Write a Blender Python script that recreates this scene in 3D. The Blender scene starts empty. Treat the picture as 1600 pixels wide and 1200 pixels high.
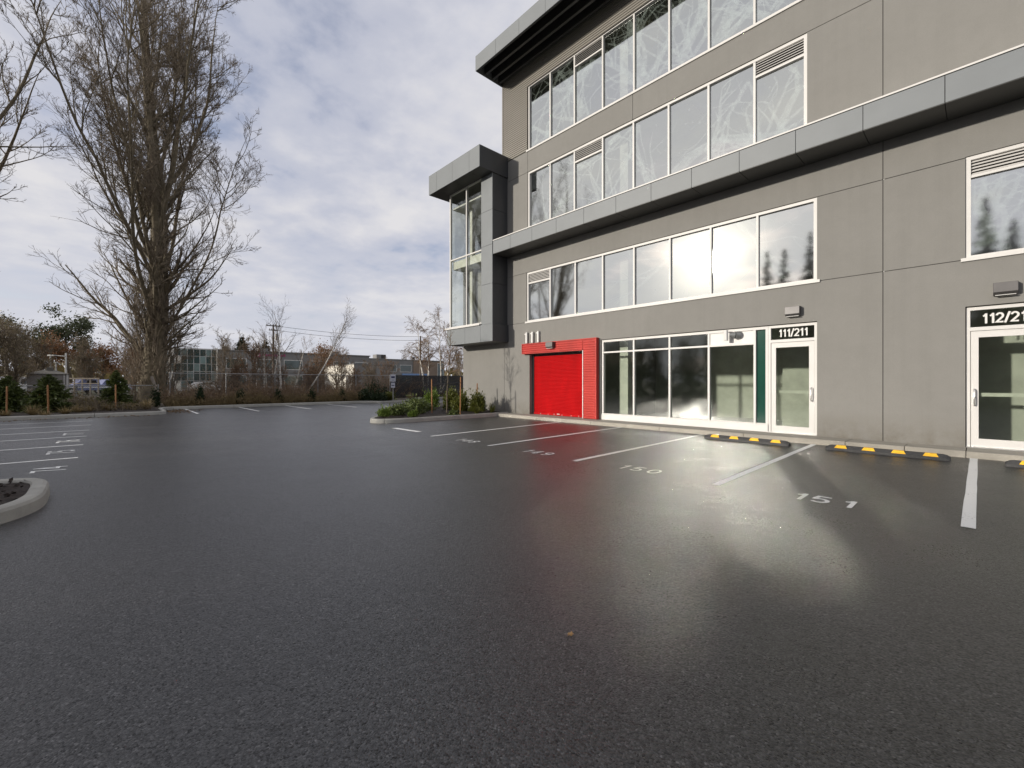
import bpy, math, random
import numpy as np
from mathutils import Vector

sc = bpy.context.scene
C = sc.collection
PI = math.pi
rad = math.radians

# ------------------------------------------------------------------ camera
EYE = 1.40
YAW = rad(47.19)
cam_d = bpy.data.cameras.new('camera')
cam = bpy.data.objects.new('camera', cam_d)
C.objects.link(cam)
cam.location = (0, 0, EYE)
cam.rotation_euler = (PI / 2, 0, YAW)
cam_d.sensor_fit = 'HORIZONTAL'
cam_d.sensor_width = 36
cam_d.lens = 15.3
cam_d.shift_y = -3 / 1600
cam_d.clip_start = 0.05
cam_d.clip_end = 3000
sc.camera = cam

# ------------------------------------------------------------------ sun, sky, exposure
SUN_EL = rad(14.0)
SUN_H = Vector((-0.387, -0.922, 0)).normalized()
to_sun = Vector((SUN_H.x * math.cos(SUN_EL), SUN_H.y * math.cos(SUN_EL), math.sin(SUN_EL)))
sun_d = bpy.data.lights.new('sun', 'SUN')
sun_d.energy = 4.1
sun_d.angle = rad(1.8)
sun_d.color = (1.0, 0.93, 0.82)
sun = bpy.data.objects.new('sun', sun_d)
C.objects.link(sun)
sun.rotation_euler = (-to_sun).to_track_quat('-Z', 'Y').to_euler()
sun.location = to_sun * 100

w = bpy.data.worlds.new('World')
sc.world = w
w.use_nodes = True
nt = w.node_tree
nt.nodes.clear()


def nd(t, typ, **kw):
    n = t.nodes.new(typ)
    for k, v in kw.items():
        if k.startswith('i_'):
            key = k[2:]
            key = int(key) if key.isdigit() else key.replace('_', ' ')
            n.inputs[key].default_value = v
        else:
            setattr(n, k, v)
    return n


def mth(t, op, a, b=None, c=None, clamp=False):
    n = t.nodes.new('ShaderNodeMath')
    n.operation = op
    n.use_clamp = clamp
    for i, v in enumerate((a, b, c)):
        if v is None:
            continue
        if isinstance(v, (int, float)):
            n.inputs[i].default_value = v
        else:
            t.links.new(v, n.inputs[i])
    return n.outputs[0]


def mixc(t, fac, a, b, blend='MIX'):
    n = t.nodes.new('ShaderNodeMix')
    n.data_type = 'RGBA'
    n.blend_type = blend
    n.clamp_factor = True
    for s, v in ((n.inputs[0], fac), (n.inputs[6], a), (n.inputs[7], b)):
        if isinstance(v, (int, float)):
            s.default_value = v
        elif isinstance(v, (tuple, list)):
            s.default_value = (*v[:3], 1)
        else:
            t.links.new(v, s)
    return n.outputs[2]


def ramp(t, src, stops, interp='LINEAR'):
    n = t.nodes.new('ShaderNodeValToRGB')
    n.color_ramp.interpolation = interp
    el = n.color_ramp.elements
    while len(el) < len(stops):
        el.new(0.5)
    for e, (p, c) in zip(el, stops):
        e.position = p
        e.color = (*c[:3], 1) if isinstance(c, (tuple, list)) else (c, c, c, 1)
    t.links.new(src, n.inputs[0])
    return n.outputs[0]


def noise(t, vec, scale, detail=4, rough=0.5, dist=0.0):
    n = nd(t, 'ShaderNodeTexNoise')
    n.inputs['Scale'].default_value = scale
    n.inputs['Detail'].default_value = detail
    n.inputs['Roughness'].default_value = rough
    n.inputs['Distortion'].default_value = dist
    if vec is not None:
        t.links.new(vec, n.inputs['Vector'])
    return n.outputs['Fac']


SKY_K = 0.10
sky = nd(nt, 'ShaderNodeTexSky', sky_type='NISHITA', sun_disc=False)
sky.sun_elevation = SUN_EL
sky.sun_rotation = math.atan2(SUN_H.x, SUN_H.y)
sky.air_density = 1.0
sky.dust_density = 1.2
sky.ozone_density = 1.5
tc = nd(nt, 'ShaderNodeTexCoord')
sep = nd(nt, 'ShaderNodeSeparateXYZ')
nt.links.new(tc.outputs['Generated'], sep.inputs[0])
zc = mth(nt, 'ADD', mth(nt, 'MAXIMUM', sep.outputs[2], 0.0), 0.16)
px = mth(nt, 'DIVIDE', sep.outputs[0], zc)
py = mth(nt, 'DIVIDE', sep.outputs[1], zc)
comb = nd(nt, 'ShaderNodeCombineXYZ')
nt.links.new(px, comb.inputs[0])
nt.links.new(py, comb.inputs[1])
comb.inputs[2].default_value = 3.7
n1 = noise(nt, comb.outputs[0], 1.5, 8, 0.5, 0.15)
n2 = noise(nt, comb.outputs[0], 4.2, 8, 0.55, 0.1)
n3 = noise(nt, comb.outputs[0], 0.7, 3, 0.5)
dens = mth(nt, 'ADD', mth(nt, 'MULTIPLY', n1, 0.55), mth(nt, 'MULTIPLY', n2, 0.45))
dens = mth(nt, 'ADD', dens, mth(nt, 'MULTIPLY', mth(nt, 'SUBTRACT', n3, 0.5), 0.35))
cov = ramp(nt, dens, [(0.28, 0.35), (0.41, 0.88), (0.50, 1.0)], 'EASE')
shade = ramp(nt, dens, [(0.34, (5.4, 5.6, 6.6)), (0.48, (6.2, 6.3, 7.0)), (0.60, (7.6, 7.5, 7.7))])
skyc = mixc(nt, 1.0, sky.outputs[0], (1.8, 1.6, 1.7), 'MULTIPLY')
col = mixc(nt, cov, skyc, shade)
# thin cloud in front of the sun glows around it
dp = nd(nt, 'ShaderNodeVectorMath', operation='DOT_PRODUCT')
nrm = nd(nt, 'ShaderNodeVectorMath', operation='NORMALIZE')
nt.links.new(tc.outputs['Generated'], nrm.inputs[0])
nt.links.new(nrm.outputs[0], dp.inputs[0])
dp.inputs[1].default_value = to_sun
d01 = mth(nt, 'MAXIMUM', dp.outputs['Value'], 0.0)
g1 = mth(nt, 'MULTIPLY', mth(nt, 'POWER', d01, 300.0), 18.0)
g2 = mth(nt, 'MULTIPLY', mth(nt, 'POWER', d01, 9.0), 3.6)
glow = mixc(nt, 1.0, mth(nt, 'ADD', g1, g2), (1.0, 0.90, 0.74), 'MULTIPLY')
col = mixc(nt, 1.0, col, glow, 'ADD')
hz = ramp(nt, sep.outputs[2], [(0.0, 0.8), (0.10, 0.5), (0.30, 0.0)])
col = mixc(nt, hz, col, (6.7, 6.85, 7.5))
bg = nd(nt, 'ShaderNodeBackground')
bg.inputs[1].default_value = SKY_K
nt.links.new(col, bg.inputs[0])
wo = nd(nt, 'ShaderNodeOutputWorld')
nt.links.new(bg.outputs[0], wo.inputs[0])

sc.view_settings.view_transform = 'Standard'
sc.view_settings.look = 'None'
sc.view_settings.exposure = 0.0
sc.view_settings.gamma = 1.0
sc.view_settings.use_curve_mapping = False
sc.render.engine = 'CYCLES'
cy = sc.cycles
cy.max_bounces = 8
cy.diffuse_bounces = 3
cy.glossy_bounces = 4
cy.transmission_bounces = 4
cy.transparent_max_bounces = 24
cy.caustics_reflective = True
cy.caustics_refractive = False
cy.blur_glossy = 0.0
cy.sample_clamp_indirect = 500
cy.use_denoising = True
try:
    cy.denoiser = 'OPENIMAGEDENOISE'
    cy.denoising_input_passes = 'RGB_ALBEDO_NORMAL'
except Exception:
    pass

# ------------------------------------------------------------------ helpers
f_px = 680.0
FW = (-math.sin(YAW), math.cos(YAW))
RT = (math.cos(YAW), math.sin(YAW))


def at(pxx, dist):
    """point on the ground plan seen in column pxx of the photo, dist metres deep"""
    a = (pxx - 800.0) / f_px
    return ((FW[0] + a * RT[0]) * dist, (FW[1] + a * RT[1]) * dist)


def put(name, me_data, parent=None, kind=None, loc=None):
    o = bpy.data.objects.new(name, me_data)
    C.objects.link(o)
    if parent is not None:
        o.parent = parent
    if loc is not None:
        o.location = loc
    if kind:
        o['kind'] = kind
    return o


def thing(name, label, cat, loc=(0, 0, 0), rz=0.0, group=None):
    o = bpy.data.objects.new(name, None)
    C.objects.link(o)
    o.location = loc
    o.rotation_euler = (0, 0, rz)
    o.empty_display_size = 0.2
    o['label'] = label
    o['category'] = cat
    if group:
        o['group'] = group
    return o


def tag(o, label, cat, group=None):
    o['label'] = label
    o['category'] = cat
    if group:
        o['group'] = group
    return o


class MB:
    """collects polygons for one mesh object"""

    def __init__(s):
        s.v = []
        s.f = []

    def poly(s, pts):
        b = len(s.v)
        s.v += [tuple(p) for p in pts]
        s.f.append(tuple(range(b, b + len(pts))))
        return s

    def box(s, x0, x1, y0, y1, z0, z1):
        b = len(s.v)
        s.v += [(x0, y0, z0), (x1, y0, z0), (x1, y1, z0), (x0, y1, z0), (x0, y0, z1), (x1, y0, z1), (x1, y1, z1), (x0, y1, z1)]
        s.f += [tuple(b + i for i in q) for q in ((0, 3, 2, 1), (4, 5, 6, 7), (0, 1, 5, 4), (1, 2, 6, 5), (2, 3, 7, 6), (3, 0, 4, 7))]
        return s

    def tube(s, pts, radii, n=8, cap=True):
        pts = [Vector(p) for p in pts]
        if isinstance(radii, (int, float)):
            radii = [radii] * len(pts)
        b = len(s.v)
        for i, p in enumerate(pts):
            d = (pts[min(i + 1, len(pts) - 1)] - pts[max(i - 1, 0)]).normalized()
            u = d.orthogonal().normalized() if abs(d.z) < 0.99 else Vector((1, 0, 0))
            if abs(d.z) < 0.99:
                u = Vector((0, 0, 1)).cross(d).normalized()
            v = d.cross(u)
            for k in range(n):
                a = 2 * PI * k / n
                s.v.append(tuple(p + (u * math.cos(a) + v * math.sin(a)) * radii[i]))
        for i in range(len(pts) - 1):
            for k in range(n):
                k2 = (k + 1) % n
                s.f.append((b + i * n + k, b + i * n + k2, b + (i + 1) * n + k2, b + (i + 1) * n + k))
        if cap:
            s.f.append(tuple(b + k for k in reversed(range(n))))
            s.f.append(tuple(b + (len(pts) - 1) * n + k for k in range(n)))
        return s

    def prism(s, prof, axis, a0, a1):
        """closed 2D profile extruded along axis x, y or z"""
        b = len(s.v)
        n = len(prof)

        def pt(p, a):
            return {'x': (a, p[0], p[1]), 'y': (p[0], a, p[1]), 'z': (p[0], p[1], a)}[axis]
        s.v += [pt(p, a0) for p in prof] + [pt(p, a1) for p in prof]
        for i in range(n):
            j = (i + 1) % n
            s.f.append((b + i, b + j, b + n + j, b + n + i))
        s.f.append(tuple(b + i for i in reversed(range(n))))
        s.f.append(tuple(b + n + i for i in range(n)))
        return s

    def mesh(s, name, m, smooth=False, bevel=0):
        me = bpy.data.meshes.new(name)
        me.from_pydata(s.v, [], s.f)
        import bmesh
        bm = bmesh.new()
        bm.from_mesh(me)
        if len(s.f) > 1:
            bmesh.ops.recalc_face_normals(bm, faces=bm.faces)
        if bevel:
            bmesh.ops.bevel(bm, geom=bm.edges[:], offset=bevel, segments=1, affect='EDGES')
        bm.to_mesh(me)
        bm.free()
        if smooth:
            me.polygons.foreach_set('use_smooth', [True] * len(me.polygons))
        me.materials.append(m)
        return me

    def build(s, name, m, parent=None, kind=None, loc=None, smooth=False, bevel=0):
        return put(name, s.mesh(name, m, smooth, bevel), parent, kind, loc)


def np_mesh(name, verts, faces, mats, smooth=False, mat_idx=None):
    """fast mesh from numpy arrays; faces is (n, k)"""
    me = bpy.data.meshes.new(name)
    verts = np.asarray(verts, np.float32)
    faces = np.asarray(faces, np.int32)
    me.vertices.add(len(verts))
    me.vertices.foreach_set('co', verts.ravel())
    k = faces.shape[1]
    me.loops.add(faces.size)
    me.loops.foreach_set('vertex_index', faces.ravel())
    me.polygons.add(len(faces))
    me.polygons.foreach_set('loop_start', np.arange(0, faces.size, k, dtype=np.int32))
    me.polygons.foreach_set('loop_total', np.full(len(faces), k, np.int32))
    if mat_idx is not None:
        me.polygons.foreach_set('material_index', np.asarray(mat_idx, np.int32))
    if smooth:
        me.polygons.foreach_set('use_smooth', np.ones(len(faces), bool))
    me.update(calc_edges=True)
    for m in (mats if isinstance(mats, (list, tuple)) else [mats]):
        me.materials.append(m)
    return me


# ------------------------------------------------------------------ materials
def new_mat(name):
    m = bpy.data.materials.new(name)
    m.use_nodes = True
    t = m.node_tree
    b = t.nodes['Principled BSDF']
    return m, t, b


def objco(t):
    return nd(t, 'ShaderNodeTexCoord').outputs['Object']


def worldpos(t):
    return nd(t, 'ShaderNodeNewGeometry').outputs['Position']


def simple(name, col, rough=0.6, metal=0.0, var=0.12, scale=3.0, bump=0.0, bscale=60.0, spec=0.5, detail=5):
    m, t, b = new_mat(name)
    p = worldpos(t)
    n = noise(t, p, scale, detail, 0.6)
    lo = tuple(c * (1 - var) for c in col)
    hi = tuple(min(1, c * (1 + var)) for c in col)
    t.links.new(ramp(t, n, [(0.3, lo), (0.7, hi)]), b.inputs['Base Color'])
    b.inputs['Roughness'].default_value = rough
    b.inputs['Metallic'].default_value = metal
    b.inputs['Specular IOR Level'].default_value = spec
    if bump:
        bp = nd(t, 'ShaderNodeBump')
        bp.inputs['Strength'].default_value = bump
        bp.inputs['Distance'].default_value = 0.01
        t.links.new(noise(t, p, bscale, 4, 0.6), bp.inputs['Height'])
        t.links.new(bp.outputs[0], b.inputs['Normal'])
    return m


def mk_asphalt():
    m, t, b = new_mat('asphalt')
    p = worldpos(t)
    big = noise(t, p, 0.22, 5, 0.6, 0.4)
    mid = noise(t, p, 1.7, 4, 0.6)
    fine = noise(t, p, 60.0, 4, 0.75)
    vor = nd(t, 'ShaderNodeTexVoronoi', feature='F1')
    vor.inputs['Scale'].default_value = 125.0
    t.links.new(p, vor.inputs['Vector'])
    vor2 = nd(t, 'ShaderNodeTexVoronoi', feature='F1')
    vor2.inputs['Scale'].default_value = 36.0
    t.links.new(p, vor2.inputs['Vector'])
    base = ramp(t, big, [(0.3, (0.017, 0.0167, 0.0172)), (0.7, (0.029, 0.028, 0.0277))])
    base = mixc(t, 0.5, base, ramp(t, mid, [(0.3, (0.015, 0.0147, 0.0152)), (0.72, (0.032, 0.0307, 0.0302))]))
    cv = nd(t, 'ShaderNodeSeparateColor')
    t.links.new(vor.outputs['Color'], cv.inputs[0])
    cv2 = nd(t, 'ShaderNodeSeparateColor')
    t.links.new(vor2.outputs['Color'], cv2.inputs[0])
    speck = ramp(t, cv.outputs[0], [(0.0, 0.22), (0.45, 0.75), (0.82, 1.5), (0.95, 2.6), (1.0, 5.0)])
    base = mixc(t, 1.0, base, speck, 'MULTIPLY')
    base = mixc(t, 0.7, base, ramp(t, cv2.outputs[0], [(0.0, 0.7), (0.6, 1.0), (1.0, 1.35)]), 'MULTIPLY')
    base = mixc(t, 0.8, base, ramp(t, fine, [(0.3, 0.45), (0.7, 1.5)]), 'MULTIPLY')
    # roller lanes left by the paver, along the row
    mp = nd(t, 'ShaderNodeMapping')
    mp.inputs['Scale'].default_value = (0.035, 0.55, 1.0)
    mp.inputs['Rotation'].default_value = (0, 0, rad(3))
    t.links.new(p, mp.inputs[0])
    lane = noise(t, mp.outputs[0], 1.0, 3, 0.55)
    base = mixc(t, 0.7, base, ramp(t, lane, [(0.35, 0.75), (0.65, 1.25)]), 'MULTIPLY')
    # drips and drier dusty patches
    drip = ramp(t, noise(t, p, 0.9, 6, 0.7, 1.2), [(0.62, 0.0), (0.74, 1.0)])
    base = mixc(t, mth(t, 'MULTIPLY', drip, 0.12), base, (0.062, 0.059, 0.056))
    t.links.new(base, b.inputs['Base Color'])
    r = mth(t, 'ADD', mth(t, 'MULTIPLY', mid, 0.14), mth(t, 'MULTIPLY', lane, 0.18))
    r = mth(t, 'ADD', r, mth(t, 'MULTIPLY', big, 0.20))
    r = mth(t, 'ADD', r, mth(t, 'MULTIPLY', cv.outputs[1], 0.16))
    r = mth(t, 'ADD', r, 0.03)
    t.links.new(r, b.inputs['Roughness'])
    t.links.new(mth(t, 'ADD', mth(t, 'MULTIPLY', cv.outputs[2], 0.7), 0.28), b.inputs['Specular IOR Level'])
    bp = nd(t, 'ShaderNodeBump')
    bp.inputs['Strength'].default_value = 0.7
    bp.inputs['Distance'].default_value = 0.006
    h = mth(t, 'ADD', mth(t, 'MULTIPLY', vor.outputs['Distance'], -0.8), mth(t, 'MULTIPLY', vor2.outputs['Distance'], -0.5))
    h = mth(t, 'ADD', h, mth(t, 'MULTIPLY', fine, 0.8))
    t.links.new(h, bp.inputs['Height'])
    t.links.new(bp.outputs[0], b.inputs['Normal'])
    # damp film lying on the flatter stones only
    t.links.new(ramp(t, mth(t, 'ADD', mth(t, 'MULTIPLY', cv.outputs[1], 0.6), mth(t, 'MULTIPLY', fine, 0.4)), [(0.30, 0.0), (0.62, 0.56)]), b.inputs['Coat Weight'])
    b.inputs['Coat Roughness'].default_value = 0.39
    b.inputs['Coat IOR'].default_value = 1.5
    bc = nd(t, 'ShaderNodeBump')
    bc.inputs['Strength'].default_value = 0.5
    bc.inputs['Distance'].default_value = 0.004
    t.links.new(h, bc.inputs['Height'])
    t.links.new(bc.outputs[0], b.inputs['Coat Normal'])
    return m


def mk_paint(name='road_paint', col=(0.78, 0.78, 0.76)):
    m, t, b = new_mat(name)
    p = worldpos(t)
    wear = noise(t, p, 38.0, 5, 0.7)
    big = noise(t, p, 3.0, 3, 0.6)
    f = ramp(t, mth(t, 'ADD', mth(t, 'MULTIPLY', wear, 0.7), mth(t, 'MULTIPLY', big, 0.3)), [(0.34, 0.0), (0.42, 1.0)])
    t.links.new(mixc(t, f, (0.16, 0.16, 0.16), col), b.inputs['Base Color'])
    b.inputs['Roughness'].default_value = 0.5
    bp = nd(t, 'ShaderNodeBump')
    bp.inputs['Strength'].default_value = 0.3
    bp.inputs['Distance'].default_value = 0.004
    t.links.new(noise(t, p, 110.0, 3, 0.7), bp.inputs['Height'])
    t.links.new(bp.outputs[0], b.inputs['Normal'])
    return m


def mk_concrete(name, c0, c1, stain=0.4, bump=0.25, streak=True):
    m, t, b = new_mat(name)
    p = worldpos(t)
    big = noise(t, p, 0.55, 6, 0.6, 0.6)
    mid = noise(t, p, 5.0, 6, 0.65)
    fine = noise(t, p, 70.0, 3, 0.6)
    base = ramp(t, big, [(0.28, c0), (0.72, c1)])
    base = mixc(t, stain, base, ramp(t, mid, [(0.3, 0.88), (0.7, 1.1)]), 'MULTIPLY')
    base = mixc(t, 0.35, base, ramp(t, fine, [(0.3, 0.85), (0.7, 1.12)]), 'MULTIPLY')
    if streak:
        mp = nd(t, 'ShaderNodeMapping')
        mp.inputs['Scale'].default_value = (5.0, 5.0, 0.16)
        t.links.new(p, mp.inputs[0])
        st = noise(t, mp.outputs[0], 1.0, 4, 0.6)
        base = mixc(t, 0.22, base, ramp(t, st, [(0.33, 0.86), (0.5, 1.0), (0.75, 1.05)]), 'MULTIPLY')
    if streak:
        mp2 = nd(t, 'ShaderNodeMapping')
        mp2.inputs['Scale'].default_value = (9.0, 9.0, 0.10)
        mp2.inputs['Location'].default_value = (3.3, 0, 1.7)
        t.links.new(p, mp2.inputs[0])
        leach = ramp(t, noise(t, mp2.outputs[0], 1.0, 3, 0.55), [(0.70, 0.0), (0.78, 1.0)])
        base = mixc(t, mth(t, 'MULTIPLY', leach, 0.13), base, (0.42, 0.40, 0.36))
        sz = nd(t, 'ShaderNodeSeparateXYZ')
        t.links.new(p, sz.inputs[0])
        low = mth(t, 'SUBTRACT', 1.0, mth(t, 'DIVIDE', sz.outputs[2], 0.75), clamp=True)
        splash = mth(t, 'MULTIPLY', low, ramp(t, mid, [(0.35, 0.1), (0.65, 0.8)]))
        base = mixc(t, splash, base, (0.13, 0.115, 0.09))
    t.links.new(base, b.inputs['Base Color'])
    b.inputs['Roughness'].default_value = 0.8
    b.inputs['Specular IOR Level'].default_value = 0.25
    bp = nd(t, 'ShaderNodeBump')
    bp.inputs['Strength'].default_value = bump
    bp.inputs['Distance'].default_value = 0.01
    t.links.new(mth(t, 'ADD', mid, mth(t, 'MULTIPLY', fine, 0.5)), bp.inputs['Height'])
    t.links.new(bp.outputs[0], b.inputs['Normal'])
    return m


def mk_glass(name, refl, tint, haze=0.5, wobble=0.02):
    m = bpy.data.materials.new(name)
    m.use_nodes = True
    t = m.node_tree
    t.nodes.clear()
    p = worldpos(t)
    tr = nd(t, 'ShaderNodeBsdfTransparent')
    tr.inputs[0].default_value = (*tint, 1)
    g = nd(t, 'ShaderNodeBsdfGlossy')
    g.distribution = 'BECKMANN'
    g.inputs['Roughness'].default_value = 0.04
    g.inputs[0].default_value = (0.93, 0.97, 0.95, 1)
    g2 = nd(t, 'ShaderNodeBsdfGlossy')
    g2.distribution = 'BECKMANN'
    g2.inputs['Roughness'].default_value = 0.06
    g2.inputs[0].default_value = (0.95, 0.97, 0.95, 1)
    bp = nd(t, 'ShaderNodeBump')
    bp.inputs['Strength'].default_value = wobble
    bp.inputs['Distance'].default_value = 0.05
    t.links.new(noise(t, p, 0.9, 2, 0.5), bp.inputs['Height'])
    t.links.new(bp.outputs[0], g.inputs['Normal'])
    mx = nd(t, 'ShaderNodeMixShader')
    mx.inputs[0].default_value = haze
    t.links.new(g.outputs[0], mx.inputs[1])
    t.links.new(g2.outputs[0], mx.inputs[2])
    fr = nd(t, 'ShaderNodeFresnel')
    fr.inputs['IOR'].default_value = 1.5
    fac = mth(t, 'ADD', fr.outputs[0], refl, clamp=True)
    mx2 = nd(t, 'ShaderNodeMixShader')
    t.links.new(fac, mx2.inputs[0])
    t.links.new(tr.outputs[0], mx2.inputs[1])
    t.links.new(mx.outputs[0], mx2.inputs[2])
    o = nd(t, 'ShaderNodeOutputMaterial')
    t.links.new(mx2.outputs[0], o.inputs[0])
    return m


def mk_film(name, opacity):
    m = bpy.data.materials.new(name)
    m.use_nodes = True
    t = m.node_tree
    t.nodes.clear()
    p = worldpos(t)
    tr = nd(t, 'ShaderNodeBsdfTransparent')
    d = nd(t, 'ShaderNodeBsdfDiffuse')
    d.inputs[0].default_value = (0.78, 0.82, 0.80, 1)
    mx = nd(t, 'ShaderNodeMixShader')
    n = noise(t, p, 9.0, 5, 0.65, 0.5)
    f = ramp(t, n, [(0.3, opacity * 0.35), (0.6, opacity)])
    t.links.new(f, mx.inputs[0])
    t.links.new(tr.outputs[0], mx.inputs[1])
    t.links.new(d.outputs[0], mx.inputs[2])
    o = nd(t, 'ShaderNodeOutputMaterial')
    t.links.new(mx.outputs[0], o.inputs[0])
    return m


def mk_mesh_screen(name, col, gap, scale):
    """woven wire or fabric, its holes cut out procedurally in the plane of the fence (along Y and Z)"""
    m = bpy.data.materials.new(name)
    m.use_nodes = True
    t = m.node_tree
    t.nodes.clear()
    p = worldpos(t)
    s = nd(t, 'ShaderNodeSeparateXYZ')
    t.links.new(p, s.inputs[0])
    a = mth(t, 'ADD', s.outputs[1], s.outputs[2])
    b = mth(t, 'SUBTRACT', s.outputs[1], s.outputs[2])
    fa = mth(t, 'ABSOLUTE', mth(t, 'SUBTRACT', mth(t, 'FRACT', mth(t, 'MULTIPLY', a, scale)), 0.5))
    fb = mth(t, 'ABSOLUTE', mth(t, 'SUBTRACT', mth(t, 'FRACT', mth(t, 'MULTIPLY', b, scale)), 0.5))
    wire = mth(t, 'GREATER_THAN', mth(t, 'MAXIMUM', fa, fb), 0.5 - gap)
    tr = nd(t, 'ShaderNodeBsdfTransparent')
    d = nd(t, 'ShaderNodeBsdfPrincipled')
    d.inputs['Base Color'].default_value = (*col, 1)
    d.inputs['Roughness'].default_value = 0.6
    mx = nd(t, 'ShaderNodeMixShader')
    t.links.new(wire, mx.inputs[0])
    t.links.new(tr.outputs[0], mx.inputs[1])
    t.links.new(d.outputs[0], mx.inputs[2])
    o = nd(t, 'ShaderNodeOutputMaterial')
    t.links.new(mx.outputs[0], o.inputs[0])
    return m


def mk_leaf(name, c0, c1, trans=0.25):
    m = bpy.data.materials.new(name)
    m.use_nodes = True
    t = m.node_tree
    b = t.nodes['Principled BSDF']
    p = worldpos(t)
    n = noise(t, p, 7.0, 3, 0.7)
    n2 = noise(t, p, 60.0, 2, 0.7)
    base = ramp(t, mth(t, 'ADD', mth(t, 'MULTIPLY', n, 0.6), mth(t, 'MULTIPLY', n2, 0.4)), [(0.32, c0), (0.66, c1)])
    t.links.new(base, b.inputs['Base Color'])
    b.inputs['Roughness'].default_value = 0.5
    b.inputs['Specular IOR Level'].default_value = 0.35
    tl = nd(t, 'ShaderNodeBsdfTranslucent')
    t.links.new(base, tl.inputs[0])
    mx = nd(t, 'ShaderNodeMixShader')
    mx.inputs[0].default_value = trans
    t.links.new(b.outputs[0], mx.inputs[1])
    t.links.new(tl.outputs[0], mx.inputs[2])
    t.links.new(mx.outputs[0], t.nodes['Material Output'].inputs[0])
    return m


def mk_birch():
    m, t, b = new_mat('birch_bark')
    p = worldpos(t)
    mp = nd(t, 'ShaderNodeMapping')
    mp.inputs['Scale'].default_value = (4, 4, 16)
    t.links.new(p, mp.inputs[0])
    n = noise(t, mp.outputs[0], 1.0, 4, 0.7)
    t.links.new(ramp(t, n, [(0.38, (0.05, 0.045, 0.04)), (0.47, (0.62, 0.58, 0.52)), (0.7, (0.75, 0.72, 0.66))]), b.inputs['Base Color'])
    b.inputs['Roughness'].default_value = 0.7
    return m


def mk_paint_siding(name, col, rough=0.4, spec=0.3):
    m, t, b = new_mat(name)
    b.inputs['Specular IOR Level'].default_value = spec
    p = worldpos(t)
    mp = nd(t, 'ShaderNodeMapping')
    mp.inputs['Scale'].default_value = (1.4, 1.4, 0.5)
    t.links.new(p, mp.inputs[0])
    n = noise(t, mp.outputs[0], 1.6, 5, 0.65, 0.5)
    g = noise(t, p, 26.0, 4, 0.7)
    base = ramp(t, n, [(0.3, tuple(c * 0.86 for c in col)), (0.7, tuple(min(1, c * 1.1) for c in col))])
    base = mixc(t, 0.25, base, ramp(t, g, [(0.3, 0.75), (0.65, 1.08)]), 'MULTIPLY')
    t.links.new(base, b.inputs['Base Color'])
    t.links.new(mth(t, 'ADD', mth(t, 'MULTIPLY', g, 0.2), rough - 0.1), b.inputs['Roughness'])
    return m


M = {}
M['asphalt'] = mk_asphalt()
M['paint'] = mk_paint()
M['wall'] = mk_concrete('painted_concrete', (0.199, 0.193, 0.180), (0.219, 0.213, 0.199), 0.22, 0.15)
M['slab'] = mk_concrete('pavement_concrete', (0.24, 0.225, 0.195), (0.36, 0.335, 0.29), 0.8, 0.35, False)
M['kerb'] = mk_concrete('kerb_concrete', (0.27, 0.265, 0.245), (0.42, 0.41, 0.375), 0.8, 0.35, False)
M['joint'] = simple('joint_shadow_gap', (0.05, 0.047, 0.043), 0.9)
M['clad'] = simple('grey_cladding', (0.180, 0.193, 0.202), 0.5, 0.0, 0.05, 1.2, spec=0.35)
M['clad_shaded'] = simple('shaded_cladding', (0.055, 0.057, 0.062), 0.45, 0.2, 0.06, 1.2)  # darker copy of the grey cladding, shade painted into the side returns
M['soffit'] = simple('soffit_metal', (0.075, 0.075, 0.072), 0.45, 0.2, 0.08, 1.5)
M['siding'] = simple('bronze_siding', (0.200, 0.185, 0.160), 0.5, 0.0, 0.06, 1.0)
M['white'] = simple('white_aluminium', (0.58, 0.565, 0.545), 0.5, 0.0, 0.04, 2.0)
M['white_panel'] = simple('white_panel', (0.62, 0.61, 0.59), 0.5, 0.0, 0.03, 2.0)
M['red'] = mk_paint_siding('red_siding', (0.43, 0.036, 0.028), 0.5, 0.25)
M['red_door'] = mk_paint_siding('red_roller', (0.42, 0.004, 0.006), 0.55, 0.08)
M['dark'] = simple('dark_recess', (0.03, 0.03, 0.03), 0.7)
M['light_box'] = simple('wall_light_body', (0.10, 0.095, 0.095), 0.45, 0.3)
M['steel'] = simple('brushed_steel', (0.55, 0.55, 0.54), 0.32, 0.9, 0.08)
M['cam_grey'] = simple('camera_grey', (0.20, 0.21, 0.21), 0.35, 0.3)
M['rubber'] = simple('wheel_stop_rubber', (0.028, 0.028, 0.029), 0.62, 0, 0.3, 25, 0.3, 90)
M['yellow'] = simple('yellow_reflector', (0.85, 0.47, 0.015), 0.4, 0, 0.1, 30)
M['mulch'] = simple('bark_mulch', (0.028, 0.020, 0.016), 0.9, 0, 0.6, 22, 1.0, 45)
M['soil'] = simple('dry_ground', (0.075, 0.062, 0.042), 0.95, 0, 0.45, 1.2, 0.6, 12)
M['grass_ground'] = simple('rough_grass', (0.055, 0.060, 0.028), 0.95, 0, 0.5, 0.9, 0.6, 10)
M['glass_up'] = mk_glass('glass_upper', 0.48, (0.86, 0.90, 0.88))
M['glass_mid'] = mk_glass('glass_middle', 0.56, (0.80, 0.85, 0.82))
M['glass_store'] = mk_glass('glass_storefront', 0.08, (0.80, 0.85, 0.80), 0.7)
M['glass_tower'] = mk_glass('glass_tower', 0.14, (0.92, 0.95, 0.93), 0.2)
M['glass_green'] = simple('green_spandrel', (0.010, 0.055, 0.040), 0.12)
M['film'] = mk_film('branch_film', 0.40)
M['interior'] = simple('interior_paint', (0.56, 0.56, 0.50), 0.8)
M['interior_light'] = simple('interior_light_paint', (0.46, 0.46, 0.41), 0.8)
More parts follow.
